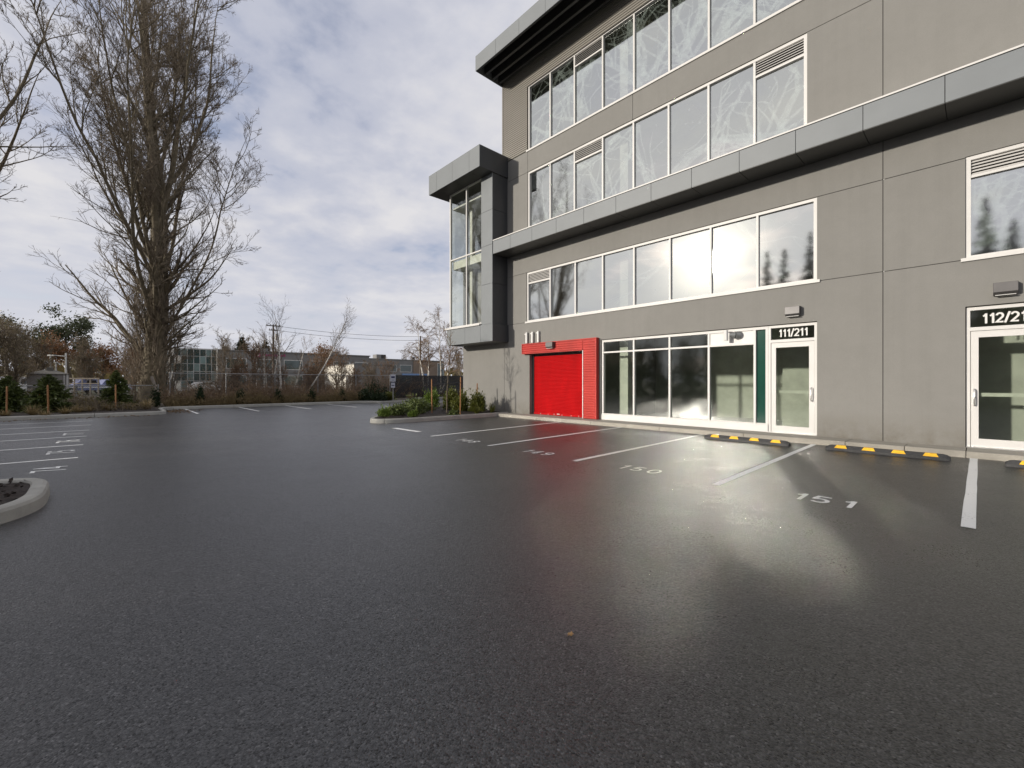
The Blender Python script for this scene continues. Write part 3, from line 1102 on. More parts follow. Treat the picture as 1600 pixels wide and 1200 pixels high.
def storefront(mirror_at=None, x0=-8.84, x1=-3.72, mulls=(-7.62, -6.40, -5.23, -4.04), spandrel=3, narrow=4, top=2.83):
    st = MB()
    st.box(x0, x1, FY, FY + 0.12, top - 0.07, top)
    st.box(x0, x0 + 0.06, FY, FY + 0.12, 0.34, top - 0.07)
    st.box(x1 - 0.06, x1, FY, FY + 0.12, 0.34, top - 0.07)
    fr = st.build('storefront', M['white'], B)
    MB().box(x0, x1, FY - 0.03, FY + 0.12, 0.122, 0.30).build('base_sill', M['white_panel'], fr)
    MB().box(x0 + .002, x1 - .002, FY - 0.012, FY + 0.118, 0.302, 0.338).build('bottom_rail', M['white'], fr)
    ed = [x0 + 0.06] + list(mulls) + [x1 - 0.06]
    for mx in mulls:
        MB().box(mx - 0.027, mx + 0.027, FY + 0.004, FY + 0.118, 0.34, top - 0.071).build('mullion', M['white'], fr)
    tz = 2.41
    for i, (a, b) in enumerate(zip(ed[:-1], ed[1:])):
        a2, b2 = a + (0.027 if i else 0), b - (0.027 if i < len(ed) - 2 else 0)
        if i == narrow:
            MB().poly([(a2, FY + 0.06, 0.34), (b2, FY + 0.06, 0.34), (b2, FY + 0.06, top - 0.07), (a2, FY + 0.06, top - 0.07)]).build('green_panel', M['glass_green'], fr)
            continue
        MB().box(a2 + .001, b2 - .001, FY + 0.006, FY + 0.116, tz - 0.025, tz + 0.025).build('transom', M['white'], fr)
        if i == spandrel:
            MB().box(a2 + .001, b2 - .001, FY + 0.03, FY + 0.05, tz + 0.025, top - 0.071).build('white_panel', M['white_panel'], fr)
        else:
            MB().poly([(a2, FY + 0.06, tz + .025), (b2, FY + 0.06, tz + .025), (b2, FY + 0.06, top - 0.07), (a2, FY + 0.06, top - 0.07)]).build('pane', M['glass_store'], fr)
        MB().poly([(a2, FY + 0.06, 0.34), (b2, FY + 0.06, 0.34), (b2, FY + 0.06, tz - .025), (a2, FY + 0.06, tz - .025)]).build('pane', M['glass_store'], fr)
    return fr


def door(x0, x1, txt, handle_right, top=2.83):
    st = MB()
    st.box(x0, x1, FY, FY + 0.12, top - 0.06, top)
    st.box(x0, x0 + 0.055, FY, FY + 0.12, 0.124, top - 0.06)
    st.box(x1 - 0.055, x1, FY, FY + 0.12, 0.124, top - 0.06)
    st.box(x0 + 0.055, x1 - 0.055, FY, FY + 0.12, 2.40, 2.47)
    fr = st.build('entrance_door', M['white'], B)
    MB().poly([(x0 + .055, FY + .06, 2.47), (x1 - .055, FY + .06, 2.47), (x1 - .055, FY + .06, top - .06), (x0 + .055, FY + .06, top - .06)]).build('transom_pane', M['glass_store'], fr)
    a, b = x0 + 0.062, x1 - 0.062
    y0, y1 = FY + 0.02, FY + 0.065
    lf = MB()
    lf.box(a, b, y0, y1, 2.27, 2.392)
    lf.box(a, b, y0, y1, 0.14, 0.30)
    lf.box(a, a + 0.105, y0, y1, 0.30, 2.27)
    lf.box(b - 0.105, b, y0, y1, 0.30, 2.27)
    lf.build('door_leaf', M['white'], fr)
    MB().poly([(a + .105, y0 + .02, .30), (b - .105, y0 + .02, .30), (b - .105, y0 + .02, 2.27), (a + .105, y0 + .02, 2.27)]).build('door_pane', M['glass_store'], fr)
    MB().box(a + .02, b - .02, y1 + 0.05, y1 + 0.09, 1.12, 1.19).build('push_bar', M['interior'], fr)
    hx = b - 0.05 if handle_right else a + 0.05
    MB().tube([(hx, y0, 1.26), (hx, y0 - 0.055, 1.26), (hx, y0 - 0.07, 1.245), (hx, y0 - 0.07, 0.965), (hx, y0 - 0.055, 0.95), (hx, y0, 0.95)], 0.013, 8).build('handle', M['steel'], fr, smooth=True)
    MB().tube([(hx + 0.0, y0 + .001, 1.10), (hx, y0 - 0.012, 1.10)], 0.02, 10).build('lock', M['steel'], fr)
    MB().box(x0 - .0, x1 + .0, FY - 0.05, FY + 0.1, 0.121, 0.139).build('threshold', M['steel'], fr)
    me = text_mesh(txt, 0.195, 0.002, M['white_panel'], 0.16, 0.86)
    o = put('unit_number', me, fr, loc=((x0 + x1) / 2, FY + 0.055, 2.535))
    o.rotation_euler = (PI / 2, 0, 0)
    return fr


storefront()
door(-3.715, -2.67, '111/211', True)
door(-0.21, 0.87, '112/212', False, 2.86)
storefront(None, 0.875, 5.99, (1.1, 2.3, 3.5, 4.7), 9, 9, 2.86)

# security camera fixed over the storefront
sc_ = MB().tube([(-4.70, WY - 0.10, 2.52), (-4.70, WY - 0.10, 2.80)], 0.055, 14).build('camera_head', M['white_panel'], B, smooth=False)
MB().tube([(-4.63, WY - 0.06, 2.67), (-4.50, WY - 0.0, 2.66)], [0.05, 0.085], 12).build('camera_arm', M['cam_grey'], sc_)
MB().tube([(-4.50, WY - 0.0, 2.66), (-4.42, WY + 0.077, 2.66)], [0.10, 0.11], 14).build('camera_base', M['cam_grey'], sc_)

# wall lights
for x, z, y, s in ((-3.14, 3.13, WY, 1.0), (0.30, 3.15, WY, 1.0), (-11.0, 2.79, WY - 0.13, 1.1), (6.6, 3.15, WY, 1.0)):
    m_ = MB()
    m_.prism([(y - 0.155, z - 0.07), (y - 0.15, z + 0.11), (y - 0.002, z + 0.12), (y - 0.002, z - 0.12), (y - 0.06, z - 0.12)], 'x', x - 0.155 * s, x + 0.155 * s)
    wl = m_.build('wall_light', M['light_box'], B, bevel=0.004)
    MB().box(x - 0.13 * s, x + 0.13 * s, y - 0.13, y - 0.07, z - 0.128, z - 0.119).build('lens', M['white_panel'], wl)

# building number over the roller door
for x in (-12.40, -12.08, -11.76):
    m_ = MB()
    m_.prism([(x - .06, 3.30), (x - .035, 3.30), (x - .035, 2.955), (x + .045, 2.955), (x + .045, 3.385), (x - .01, 3.385), (x - .03, 3.345), (x - .09, 3.335), (x - .09, 3.30)], 'y', WY - 0.09, WY - 0.02)
    dg_ = m_.build('building_number', M['white_panel'], B)

# red surround and roller door
def red_sheet(x0, x1, z0, z1, name):
    m_ = MB()
    y = WY - 0.12
    n = int(round((z1 - z0) / 0.085))
    p = (z1 - z0) / n
    for i in range(n):
        za = z0 + i * p
        zz = [(za, y), (za + p * .18, y - .022), (za + p * .66, y - .022), (za + p * .84, y), (za + p, y)]
        for (q0, y0_), (q1, y1_) in zip(zz[:-1], zz[1:]):
            m_.poly([(x0, y0_, q0), (x1, y0_, q0), (x1, y1_, q1), (x0, y1_, q1)])
    return m_.build(name, M['red'], rs)


rs = MB().box(-12.56, -9.53, WY - 0.118, WY - 0.002, 2.525, 2.89).build('red_surround', M['red'], B)
MB().box(-9.52, -8.95, WY - 0.118, WY - 0.002, 0.125, 2.89).build('jamb_backing', M['red'], rs)
red_sheet(-12.55, -9.525, 2.55, 2.87, 'head_sheet')
red_sheet(-9.50, -8.98, 0.13, 2.87, 'jamb_sheet')
MB().box(-12.58, -8.93, WY - 0.155, WY - 0.01, 2.891, 2.925).build('top_flashing', M['red'], rs)
MB().box(-8.978, -8.935, WY - 0.15, WY - 0.003, 0.125, 2.89).build('edge_trim', M['red'], rs)
MB().box(-12.585, -12.551, WY - 0.15, WY - 0.003, 2.52, 2.89).build('edge_trim', M['red'], rs)
MB().box(-9.528, -9.502, WY - 0.15, WY - 0.1185, 0.125, 2.52).build('edge_trim', M['white_panel'], rs)
MB().box(-12.55, -9.53, WY - 0.15, WY - 0.12, 2.518, 2.548).build('edge_trim', M['red'], rs)
DY = WY + 0.20
rd = MB()
n = 44
for i in range(n):
    za, p = 0.20 + i * 2.22 / n, 2.22 / n
    zz = [(za, DY), (za + p * .3, DY - .014), (za + p * .7, DY - .014), (za + p * .93, DY), (za + p, DY + 0.004)]
    for (q0, y0_), (q1, y1_) in zip(zz[:-1], zz[1:]):
        rd.poly([(-12.285, y0_, q0), (-9.525, y0_, q0), (-9.525, y1_, q1), (-12.285, y1_, q1)])
rdo = rd.build('roller_door', M['red_door'], B)
MB().box(-12.28, -9.53, DY - 0.03, DY + 0.01, 0.125, 0.20).build('bottom_bar', M['red_door'], rdo)
for x in (-12.27, -9.60):
    MB().box(x, x + 0.06, DY - 0.04, DY - 0.016, 0.125, 2.5).build('guide_rail', M['red_door'] if x > -10 else M['dark'], rdo)
MB().box(-10.98, -10.85, DY - 0.045, DY - 0.031, 0.17, 0.195).build('lift_handle', M['white_panel'], rdo)
rg = random.Random(3)
for i in range(7):
    x = -12.2 + i * 0.37 + rg.uniform(-.05, .05)
    MB().box(x, x + 0.012, DY - 0.036, DY - 0.0305, 0.127, 0.165 + rg.random() * .03).build('bolt', M['white_panel'], rdo)
MB().box(-12.288, -9.522, WY + 0.23, WY + 0.3, 0.1, 2.6).build('door_pocket', M['dark'], rdo)

# canopy along the front ------------------------------------------------------
CY = 11.50
cz0, cz1 = 6.64, 7.18
can = MB().box(-13.56, XE, CY + 0.03, WY - 0.003, cz0 + 0.03, cz1 - 0.02).build('canopy', M['joint'], B)
cj = [-13.56, -12.52, -11.33, -10.14, -8.93, -7.69, -6.50, -5.31, -4.10, -2.89, -1.68, -0.47, 0.74, 1.95, 3.16, 4.37, 5.58, 6.79, 8.0, 9.2, 10.4, XE]
for a, b in zip(cj[:-1], cj[1:]):
    MB().box(a + .006, b - .006, CY, CY + 0.029, cz0, cz1 - 0.035).build('cladding_panel', M['clad'], can)
    MB().box(a + .006, b - .006, CY + 0.012, WY - 0.012, cz0 - 0.012, cz0 + 0.029).build('soffit_panel', M['soffit'], can)
MB().box(-13.56, XE, CY - 0.012, WY - 0.001, cz1 - 0.019, cz1 + 0.016).build('cap_flashing', M['white'], can)

# corner tower -----------------------------------------------------------------
TX0, TX1, TXP = -16.62, -13.60, -14.32
tw = MB().box(TXP + 0.03, TX1 - 0.03, CY + 0.03, WY + 0.2, 3.80, 10.4).build('tower_column', M['joint'], B)
tz = [3.80, 5.46, 7.06, 8.49, 9.98]
for a, b in zip(tz[:-1], tz[1:]):
    MB().box(TXP, TX1, CY, CY + 0.029, a + .006, b - .006).build('cladding_panel', M['clad'], tw)
    MB().box(TX1 - 0.029, TX1, CY + 0.0295, WY - 0.003, a + .006, b - .006).build('cladding_panel', M['clad_shaded'], tw)
# bottom band
tb = MB().box(-16.74, -13.56, CY - 0.02, WY - 0.003, 3.10, 3.77).build('tower_band', M['joint'], B)
for a, b in ((-16.79, -16.50), (-16.50, -15.40), (-15.40, -14.32), (-14.32, -13.53)):
    MB().box(a + .005, b - .005, CY - 0.05, CY - 0.021, 3.08, 3.79).build('cladding_panel', M['clad'], tb)
MB().box(-13.559, -13.53, CY - 0.020, WY - 0.003, 3.08, 3.79).build('cladding_panel', M['clad_shaded'], tb)
MB().box(-16.79, -16.741, CY - 0.02, 17.0, 3.08, 3.79).build('cladding_panel', M['clad'], tb)
MB().box(-16.738, -13.562, CY - 0.019, WY - 0.004, 3.07, 3.099).build('soffit_panel', M['soffit'], tb)
MB().box(-16.95, TXP - .004, CY - 0.11, CY - 0.02, 3.792, 3.86).build('sill', M['white'], tb)
# upper cap
cp = MB().box(-17.26, -13.59, 10.85, 17.0, 10.02, 10.80).build('tower_cap', M['joint'], B)
for a, b in ((-17.29, -16.65), (-16.65, -15.43), (-15.43, -14.24), (-14.24, -13.56)):
    MB().box(a + .005, b - .005, 10.80, 10.829, 9.99, 10.84).build('cladding_panel', M['clad'], cp)
    MB().box(a + .005, b - .005, 10.835, 16.9, 9.985, 10.018).build('soffit_panel', M['soffit'], cp)
MB().box(-13.589, -13.56, 10.83, WY - 0.004, 9.99, 10.84).build('cladding_panel', M['clad_shaded'], cp)
MB().box(-17.29, -17.261, 10.83, 16.99, 9.99, 10.84).build('cladding_panel', M['clad'], cp)
MB().box(-17.29, -13.56, 10.80, 17.0, 10.841, 10.86).build('cap_flashing', M['clad'], cp)
# dark panel on the wall where the tower meets it
for z0, z1 in ((3.82, 5.79), (5.81, 6.62)):
    MB().box(-13.56, -13.2, WY - 0.012, WY - 0.002, z0, z1)
# glazing of the tower
tg = MB()
z0, z1 = 3.862, 9.984
tg.box(TX0 - 0.03, TX0 + 0.045, CY + 0.01, CY + 0.10, z0, z1)
tg.box(TX0 + 0.045, TXP - .003, CY + 0.012, CY + 0.10, z0, z0 + 0.05)
tg.box(TX0 + 0.045, TXP - .003, CY + 0.012, CY + 0.10, z1 - 0.05, z1)
tgo = tg.build('tower_window', M['white'], B)
MB().box(-15.40, -15.345, CY + 0.008, CY + 0.10, z0 + .051, z1 - .051).build('mullion', M['white'], tgo)
for a, b in ((TX0 + 0.046, -15.401), (-15.344, TXP - .004)):
    MB().box(a, b, CY + 0.014, CY + 0.09, 6.94, 6.99).build('transom', M['white'], tgo)
    for c_, d_ in ((z0 + .05, 6.94), (6.99, z1 - .05)):
        MB().poly([(a, CY + 0.05, c_), (b, CY + 0.05, c_), (b, CY + 0.05, d_), (a, CY + 0.05, d_)]).build('pane', M['glass_tower'], tgo)
ys = [CY + 0.10, 12.9, 14.3, 15.7, 17.0]
for a, b in zip(ys[:-1], ys[1:]):
    MB().box(TX0 - 0.025, TX0 + 0.035, b - 0.05, b, z0, z1).build('mullion', M['white'], tgo)
    MB().box(TX0 - 0.02, TX0 + 0.03, a, b - 0.051, 6.93, 6.98).build('transom', M['white'], tgo)
    for c_, d_ in ((z0, 6.93), (6.98, z1)):
        MB().poly([(TX0, a, c_), (TX0, a, d_), (TX0, b - 0.05, d_), (TX0, b - 0.05, c_)]).build('pane', M['glass_tower'], tgo)
MB().box(TX0 + 0.07, TXP + 0.02, CY + 0.14, 16.9, 6.55, 6.90).build('floor_edge', M['interior'], B)
MB().box(TX0 + 0.05, TXP + 0.02, CY + 0.12, 16.9, 3.60, 3.80).build('floor_edge', M['interior'], B)
MB().box(TX0 + 0.05, -13.9, CY + 0.12, 16.9, 9.30, 9.36).build('tower_ceiling', M['interior'], B)
MB().box(-15.9, -15.72, 12.1, 12.28, 3.80, 9.30).build('interior_column', M['interior'], B)
# flank of tower beyond the glass
MB().box(-16.62, -13.92, 17.0, 17.2, 7.15, 10.8).build('side_wall', M['wall'], B)

# eave of the roof ---------------------------------------------------------------
ev = MB().box(-13.93, XE, 10.93, 30, 14.42, 14.56).build('roof', M['soffit'], B)
ej = [-13.95, -12.7, -11.4, -10.1, -8.8, -7.5, -6.2, -4.9, -3.6, -2.3, -1.0, 0.3, XE]
for a, b in zip(ej[:-1], ej[1:]):
    MB().box(a + .005, b - .005, 10.90, 10.929, 14.0, 14.60).build('cladding_panel', M['clad'], ev)
MB().box(-13.95, -13.925, 10.93, 30, 14.0, 14.60).build('cladding_panel', M['clad'], ev)
for y in (10.95, 11.35, 11.75, 12.12):
    MB().box(-13.92, XE, y, y + 0.09, 14.06, 14.40).build('eave_beam', M['soffit'], ev)
for x in np.arange(-13.9, 4, 1.3):
    MB().box(x, x + 0.06, 10.95, WY + 0.2, 14.402, 14.419).build('eave_rib', M['soffit'], ev)

# interiors ------------------------------------------------------------------------
for z, m_ in ((0.02, 'interior_floor'), (3.45, 'interior_dark'), (7.0, 'interior_floor'), (10.2, 'interior_floor')):
    MB().box(-13.6 if z > 1 else -13.6, XE - 0.3, WY + 0.34, 24, z, z + 0.10 if z < 1 else z + 0.22).build('floor_slab', M[m_], B)
MB().box(-13.6, XE - 0.3, 20, 20.2, 0.12, 3.4).build('inner_wall', M['interior_dark'], B)
MB().box(-13.6, XE - 0.3, 19, 19.2, 3.7, 13.9).build('inner_wall', M['interior'], B)
for z in (6.1, 9.95, 13.4):
    MB().box(-13.5, XE - 0.3, WY + 0.34, 19, z, z + 0.05).build('inner_ceiling', M['interior'], B)
MB().box(-9.35, -9.2, WY + 0.34, 20, 0.12, 3.4).build('inner_wall', M['interior_dark'], B)
MB().box(-1.6, -1.45, WY + 0.34, 20, 0.12, 3.4).build('inner_wall', M['interior_dark'], B)
for x0_, x1_, y_ in ((-4.0, -1.62, 14.6), (-0.4, 2.2, 13.5), (-9.18, -4.02, 16.6)):
    MB().box(x0_, x1_, y_, y_ + .15, 0.12, 3.4).build('inner_wall', M['interior_light'], B)
for x in (-8.55, 2.4):
    for z0_, z1_ in ((0.12, 3.44), (3.68, 6.09), (7.23, 9.94), (10.43, 13.39)):
        MB().box(x, x + 0.34, 13.0, 13.34, z0_, z1_).build('interior_column', M['interior'], B)
rg = random.Random(9)
for z, lst in ((9.90, (-12.1, -6.6, -4.2)), (13.35, (-8.0, -6.0))):
    for x in lst:
        MB().box(x, x + 0.6, 13.0, 14.2, z, z + 0.03).build('ceiling_light', M['ceiling'], B)

# ------------------------------------------------------------------ wheel stops
def wheel_stop(x, y, label):
    t = thing('wheel_stop', label, 'wheel stop', (x, y, 0), 0, 'rubber wheel stops along the kerb')
    L, wd, h = 0.915, 0.085, 0.105
    m_ = MB()
    sec = lambda s, hh: [(-wd * s, 0.0), (-wd * 0.92 * s, hh * 0.45), (-wd * 0.55 * s, hh), (wd * 0.55 * s, hh), (wd * 0.92 * s, hh * 0.45), (wd * s, 0.0)]
    st = [(-L, .93, .62 * h), (-L + 0.05, 1, .9 * h), (-L + 0.10, 1, h), (L - 0.10, 1, h), (L - 0.05, 1, .9 * h), (L, .93, .62 * h)]
    for sx_, s, hh in st:
        m_.v += [(sx_, a, b) for a, b in sec(s, hh)]
    for i in range(len(st) - 1):
        for k in range(5):
            m_.f.append((i * 6 + k, i * 6 + k + 1, (i + 1) * 6 + k + 1, (i + 1) * 6 + k))
    m_.f.append(tuple(range(6)))
    m_.f.append(tuple((len(st) - 1) * 6 + k for k in reversed(range(6))))
    m_.build('stop_body', M['rubber'], t)
    for k in range(4):
        cx_ = -0.66 + k * 0.44
        q = []
        for (yy, zz, hw) in ((-wd * 0.86, h * 0.52, 0.105), (-wd * 0.56, h + 0.002, 0.075), (wd * 0.56, h + 0.002, 0.075), (wd * 0.86, h * 0.52, 0.105)):
            q.append((cx_, yy, zz, hw))
        r_ = MB()
        for (c0, y0_, z0_, h0), (c1, y1_, z1_, h1) in zip(q[:-1], q[1:]):
            e = 0.004
            r_.poly([(c0 - h0, y0_ + (-e if y0_ < 0 else e), z0_), (c0 + h0, y0_ + (-e if y0_ < 0 else e), z0_), (c1 + h1, y1_ + (-e if y1_ < 0 else e), z1_ + .001), (c1 - h1, y1_ + (-e if y1_ < 0 else e), z1_ + .001)])
        r_.build('reflector', M['yellow'], t)
    return t


wheel_stop(-3.77, 10.92, 'black wheel stop with yellow patches in front of door 111/211')
wheel_stop(-1.29, 10.98, 'black wheel stop with yellow patches below the plain wall right of door 111/211')
wheel_stop(1.18, 11.0, 'black wheel stop cut by the photo edge in front of door 112/212')

# ------------------------------------------------------------------ plants
def frames(d):
    up = np.where(np.abs(d[:, 2:3]) > 0.95, np.array([[1., 0, 0]]), np.array([[0, 0, 1.]]))
    u = np.cross(up, d)
    u /= np.linalg.norm(u, axis=1, keepdims=True) + 1e-9
    return u, np.cross(d, u)


def tubes(pts, rads, sides):
    """pts (B, n, 3), rads (B, n) -> verts, quads"""
    Bn, n, _ = pts.shape
    d = np.empty_like(pts)
    d[:, 1:-1] = pts[:, 2:] - pts[:, :-2]
    d[:, 0] = pts[:, 1] - pts[:, 0]
    d[:, -1] = pts[:, -1] - pts[:, -2]
    d /= np.linalg.norm(d, axis=2, keepdims=True) + 1e-9
    u, v = frames(d.reshape(-1, 3))
    u = u.reshape(Bn, n, 1, 3)
    v = v.reshape(Bn, n, 1, 3)
    a = np.arange(sides) * 2 * PI / sides
    ring = u * np.cos(a)[None, None, :, None] + v * np.sin(a)[None, None, :, None]
    V = pts[:, :, None, :] + ring * rads[:, :, None, None]
    idx = np.arange(Bn * n * sides).reshape(Bn, n, sides)
    nx = np.roll(idx, -1, axis=2)
    F = np.stack([idx[:, :-1], nx[:, :-1], nx[:, 1:], idx[:, 1:]], -1).reshape(-1, 4)
    return V.reshape(-1, 3), F


def grow(rg, st, dr, ln, r0, nseg, wig, up, taper=0.12, droop=0.0):
    Bn = len(st)
    pts = np.empty((Bn, nseg + 1, 3))
    pts[:, 0] = st
    d = dr / (np.linalg.norm(dr, axis=1, keepdims=True) + 1e-9)
    for i in range(nseg):
        d = d + rg.normal(0, wig, (Bn, 3)) + np.array([0, 0, up])
        d[:, 2] -= droop * (i / nseg)
        d /= np.linalg.norm(d, axis=1, keepdims=True)
        pts[:, i + 1] = pts[:, i] + d * (ln / nseg)[:, None]
    t = np.linspace(0, 1, nseg + 1)
    rads = r0[:, None] * (1 - (1 - taper) * t[None, :])
    return pts, rads


def kids(rg, pts, rads, ln, per, t0, t1, ang, ratio, rratio, shorten=0.5):
    Bn, n, _ = pts.shape
    k = Bn * per
    par = np.repeat(np.arange(Bn), per)
    t = rg.uniform(t0, t1, k)
    fi = t * (n - 1)
    i0 = np.minimum(fi.astype(int), n - 2)
    fr = (fi - i0)[:, None]
    p = pts[par, i0] * (1 - fr) + pts[par, i0 + 1] * fr
    d = pts[par, i0 + 1] - pts[par, i0]
    d /= np.linalg.norm(d, axis=1, keepdims=True) + 1e-9
    u, v = frames(d)
    ph = rg.uniform(0, 2 * PI, k)
    an = rg.normal(ang, ang * 0.25, k)
    side = u * np.cos(ph)[:, None] + v * np.sin(ph)[:, None]
    dd = d * np.cos(an)[:, None] + side * np.sin(an)[:, None]
    l2 = ln[par] * ratio * (1 - shorten * t) * rg.uniform(0.6, 1.25, k)
    rr = (rads[par, i0] * (1 - fr[:, 0]) + rads[par, i0 + 1] * fr[:, 0]) * rratio
    return p, dd, l2, rr


def cat_(lst):
    V, F, off = [], [], 0
    for v, f in lst:
        V.append(v)
        F.append(f + off)
        off += len(v)
    return np.concatenate(V), np.concatenate(F)


def leaf_quads(rg, c, size, jitter, flat=0.0, elong=1.6, dirs=None):
    """one small bent diamond per point"""
    k = len(c)
    d = rg.normal(0, 1, (k, 3)) if dirs is None else dirs + rg.normal(0, 0.35, (k, 3))
    d[:, 2] *= (1 - flat)
    d /= np.linalg.norm(d, axis=1, keepdims=True) + 1e-9
    s = rg.normal(0, 1, (k, 3))
    s -= (s * d).sum(1, keepdims=True) * d
    s /= np.linalg.norm(s, axis=1, keepdims=True) + 1e-9
    sz = (size * rg.uniform(0.6, 1.4, k))[:, None]
    a = c
    b = c + d * sz * elong * 0.5 + s * sz * 0.35
    e = c + d * sz * elong
    f = c + d * sz * elong * 0.5 - s * sz * 0.35
    V = np.stack([a, b, e, f], 1).reshape(-1, 3)
    F = np.arange(k * 4).reshape(k, 4)
    return V, F


def poplar(x, y, H, spread, seed, label, base_r=0.75, dense=1.0, detail=1.0, extra=None):
    rg = np.random.default_rng(seed)
    t = thing('poplar_tree', label, 'tree', (x, y, 0), 0, 'bare poplars behind the car park')
    nst = 3
    st = np.array([[0, 0, 0], [0.5, 0.2, 0], [-0.55, -0.1, 0]])[:nst] * base_r
    dr = np.array([[0.0, 0.0, 1], [0.05, 0.03, 1], [-0.06, 0.02, 1]])[:nst]
    ln = np.array([H, H * 0.80, H * 0.66])[:nst]
    r0 = np.array([1.0, 0.50, 0.42])[:nst] * base_r * 0.68
    tp, tr = grow(rg, st, dr, ln, r0, 26, 0.020, 0.02, 0.05)
    tr[:, 0] *= 1.35
    tr[:, 1] *= 1.08
    trunk = [tubes(tp, tr, 9)]
    # co-dominant leaders part from the trunk low down and climb steeply
    nl = int(13 * dense)
    t0_ = rg.uniform(0.11, 0.50, nl)
    i0_ = (t0_ * 26).astype(int)
    base = tp[0, i0_]
    az_ = np.arange(nl) * 2.4 + rg.normal(0, 0.3, nl)
    tilt = rg.uniform(0.34, 0.62, nl)
    ld = np.column_stack([np.cos(az_) * np.sin(tilt), np.sin(az_) * np.sin(tilt), np.cos(tilt)])
    ll = (H - base[:, 2]) * rg.uniform(0.62, 0.86, nl)
    qp, qr = grow(rg, base, ld, ll, rg.uniform(0.09, 0.16, nl), 20, 0.045, 0.034, 0.10)
    trunk.append(tubes(qp, qr, 6))
    # limbs, upswept, from the trunk and from every leader
    p, d, l, r = kids(rg, tp, tr, ln, int(26 * dense), 0.08, 0.97, 0.72, 0.30, 0.34, 0.0)
    p2_, d2_, l2_, r2_ = kids(rg, qp, qr, ll, int(17 * dense), 0.14, 0.97, 0.62, 0.26, 0.5, 0.35)
    l = (3.0 + 3.4 * np.sin(np.clip(p[:, 2] / H, 0, 1) * PI)) * rg.uniform(0.6, 1.1, len(p))
    l2_ = np.clip(l2_ * 1.25, 1.6, 5.6)
    p, d, l, r = np.concatenate([p, p2_]), np.concatenate([d, d2_]), np.concatenate([l, l2_]), np.concatenate([r, np.clip(r2_, 0.03, 0.09)])
    keep = p[:, 2] > 2.4
    p, d, l, r = p[keep], d[keep], l[keep] * spread, r[keep]
    if extra is not None:
        p = np.concatenate([p, np.array([e[0] for e in extra], float)])
        d = np.concatenate([d, np.array([e[1] for e in extra], float)])
        l = np.concatenate([l, np.array([e[2] for e in extra], float)])
        r = np.concatenate([r, np.array([e[3] for e in extra], float)])
    r = np.clip(r, 0.030, 0.2)
    lp, lr = grow(rg, p, d, l, r, 12, 0.08, 0.05, 0.16)
    trunk.append(tubes(lp, lr, 4))
    p, d, l2, r = kids(rg, lp, lr, l, int(9 * detail), 0.12, 0.98, 0.62, 0.42, 0.55, 0.45)
    r = np.clip(r, 0.015, 0.06)
    bp, br = grow(rg, p, d, l2, r, 8, 0.11, 0.06, 0.3)
    fine = [tubes(bp, br, 3)]
    p, d, l3, r = kids(rg, bp, br, l2, int(5 * detail), 0.15, 1.0, 0.6, 0.48, 0.6, 0.4)
    r = np.clip(r, 0.010, 0.018)
    cp_, cr = grow(rg, p, d, l3, r, 5, 0.14, 0.06, 0.5)
    fine.append(tubes(cp_, cr, 3))
    p, d, l4, r = kids(rg, cp_, cr, l3, 3, 0.2, 1.0, 0.6, 0.55, 0.8, 0.3)
    r = np.clip(r, 0.008, 0.012)
    ep, er = grow(rg, p, d, l4, r, 3, 0.16, 0.06, 0.6)
    fine.append(tubes(ep, er, 3))
    # water shoots crowding the foot of the trunk
    k = int(420 * dense)
    th = rg.uniform(0, 2 * PI, k)
    zz = rg.uniform(0.1, 7.0, k) ** 1.0
    rr_ = base_r * rg.uniform(0.4, 1.15, k) * (1 - zz * 0.05)
    s0 = np.column_stack([np.cos(th) * rr_, np.sin(th) * rr_, zz])
    d0 = np.column_stack([np.cos(th) * 0.35, np.sin(th) * 0.35, np.ones(k)])
    l0 = rg.uniform(0.9, 2.8, k)
    sp, sr = grow(rg, s0, d0, l0, np.full(k, 0.02), 6, 0.10, 0.05, 0.35)
    fine.append(tubes(sp, sr, 3))
    p, d, l5, r = kids(rg, sp, sr, l0, 4, 0.2, 1, 0.5, 0.35, 0.7, 0.3)
    qp, qr = grow(rg, p, d, l5, np.full(len(p), 0.009), 3, 0.14, 0.05, 0.6)
    fine.append(tubes(qp, qr, 3))
    V, F = cat_(trunk)
    put('trunk', np_mesh('trunk', V, F, M['bark_mossy'], True), t)
    V, F = cat_(fine)
    put('crown', np_mesh('crown', V, F, M['twig'], True), t)
    return t


poplar(-35.2, 2.0, 31, 0.92, 11, 'tall bare poplar with crowded mossy trunk, standing whole at the left', 0.95, 1.05, 1.2,
       [((0, 0, 2.3), (-.5 * RT[0], -.5 * RT[1], .72), 7.2, .15), ((0, 0, 5.5), (.9 * RT[0], .9 * RT[1], .38), 6.2, .13), ((0, 0, 7.5), (.85 * RT[0], .85 * RT[1], .30), 6.2, .12), ((0, 0, 4.2), (-.8 * RT[0], -.8 * RT[1], .45), 6.5, .12), ((0, 0, 9), (-.75 * RT[0], -.75 * RT[1], .6), 8, .12), ((0, 0, 3.4), (.6 * RT[0], .6 * RT[1], .6), 5, .10), ((0, 0, 2.6), (.5 * RT[0], .5 * RT[1], .55), 5.5, .10), ((0, 0, 3.1), (-.75 * RT[0], -.75 * RT[1], .4), 6.2, .12), ((0, 0, 6.5), (-.85 * RT[0], -.85 * RT[1], .35), 6, .11), ((0, 0, 4.8), (.8 * RT[0], .8 * RT[1], .2), 5.6, .10), ((0, 0, 11), (.75 * RT[0], .75 * RT[1], .6), 6.4, .12)])
poplar(-35.3, -6.9, 30, 0.85, 17, 'bare poplar at the left photo edge, only its right branches showing', 0.8, 0.8, 0.8)
poplar(-37, -15.5, 27, 0.8, 13, 'third bare poplar of the row, mirrored in the windows', 0.8, 0.6, 0.7)


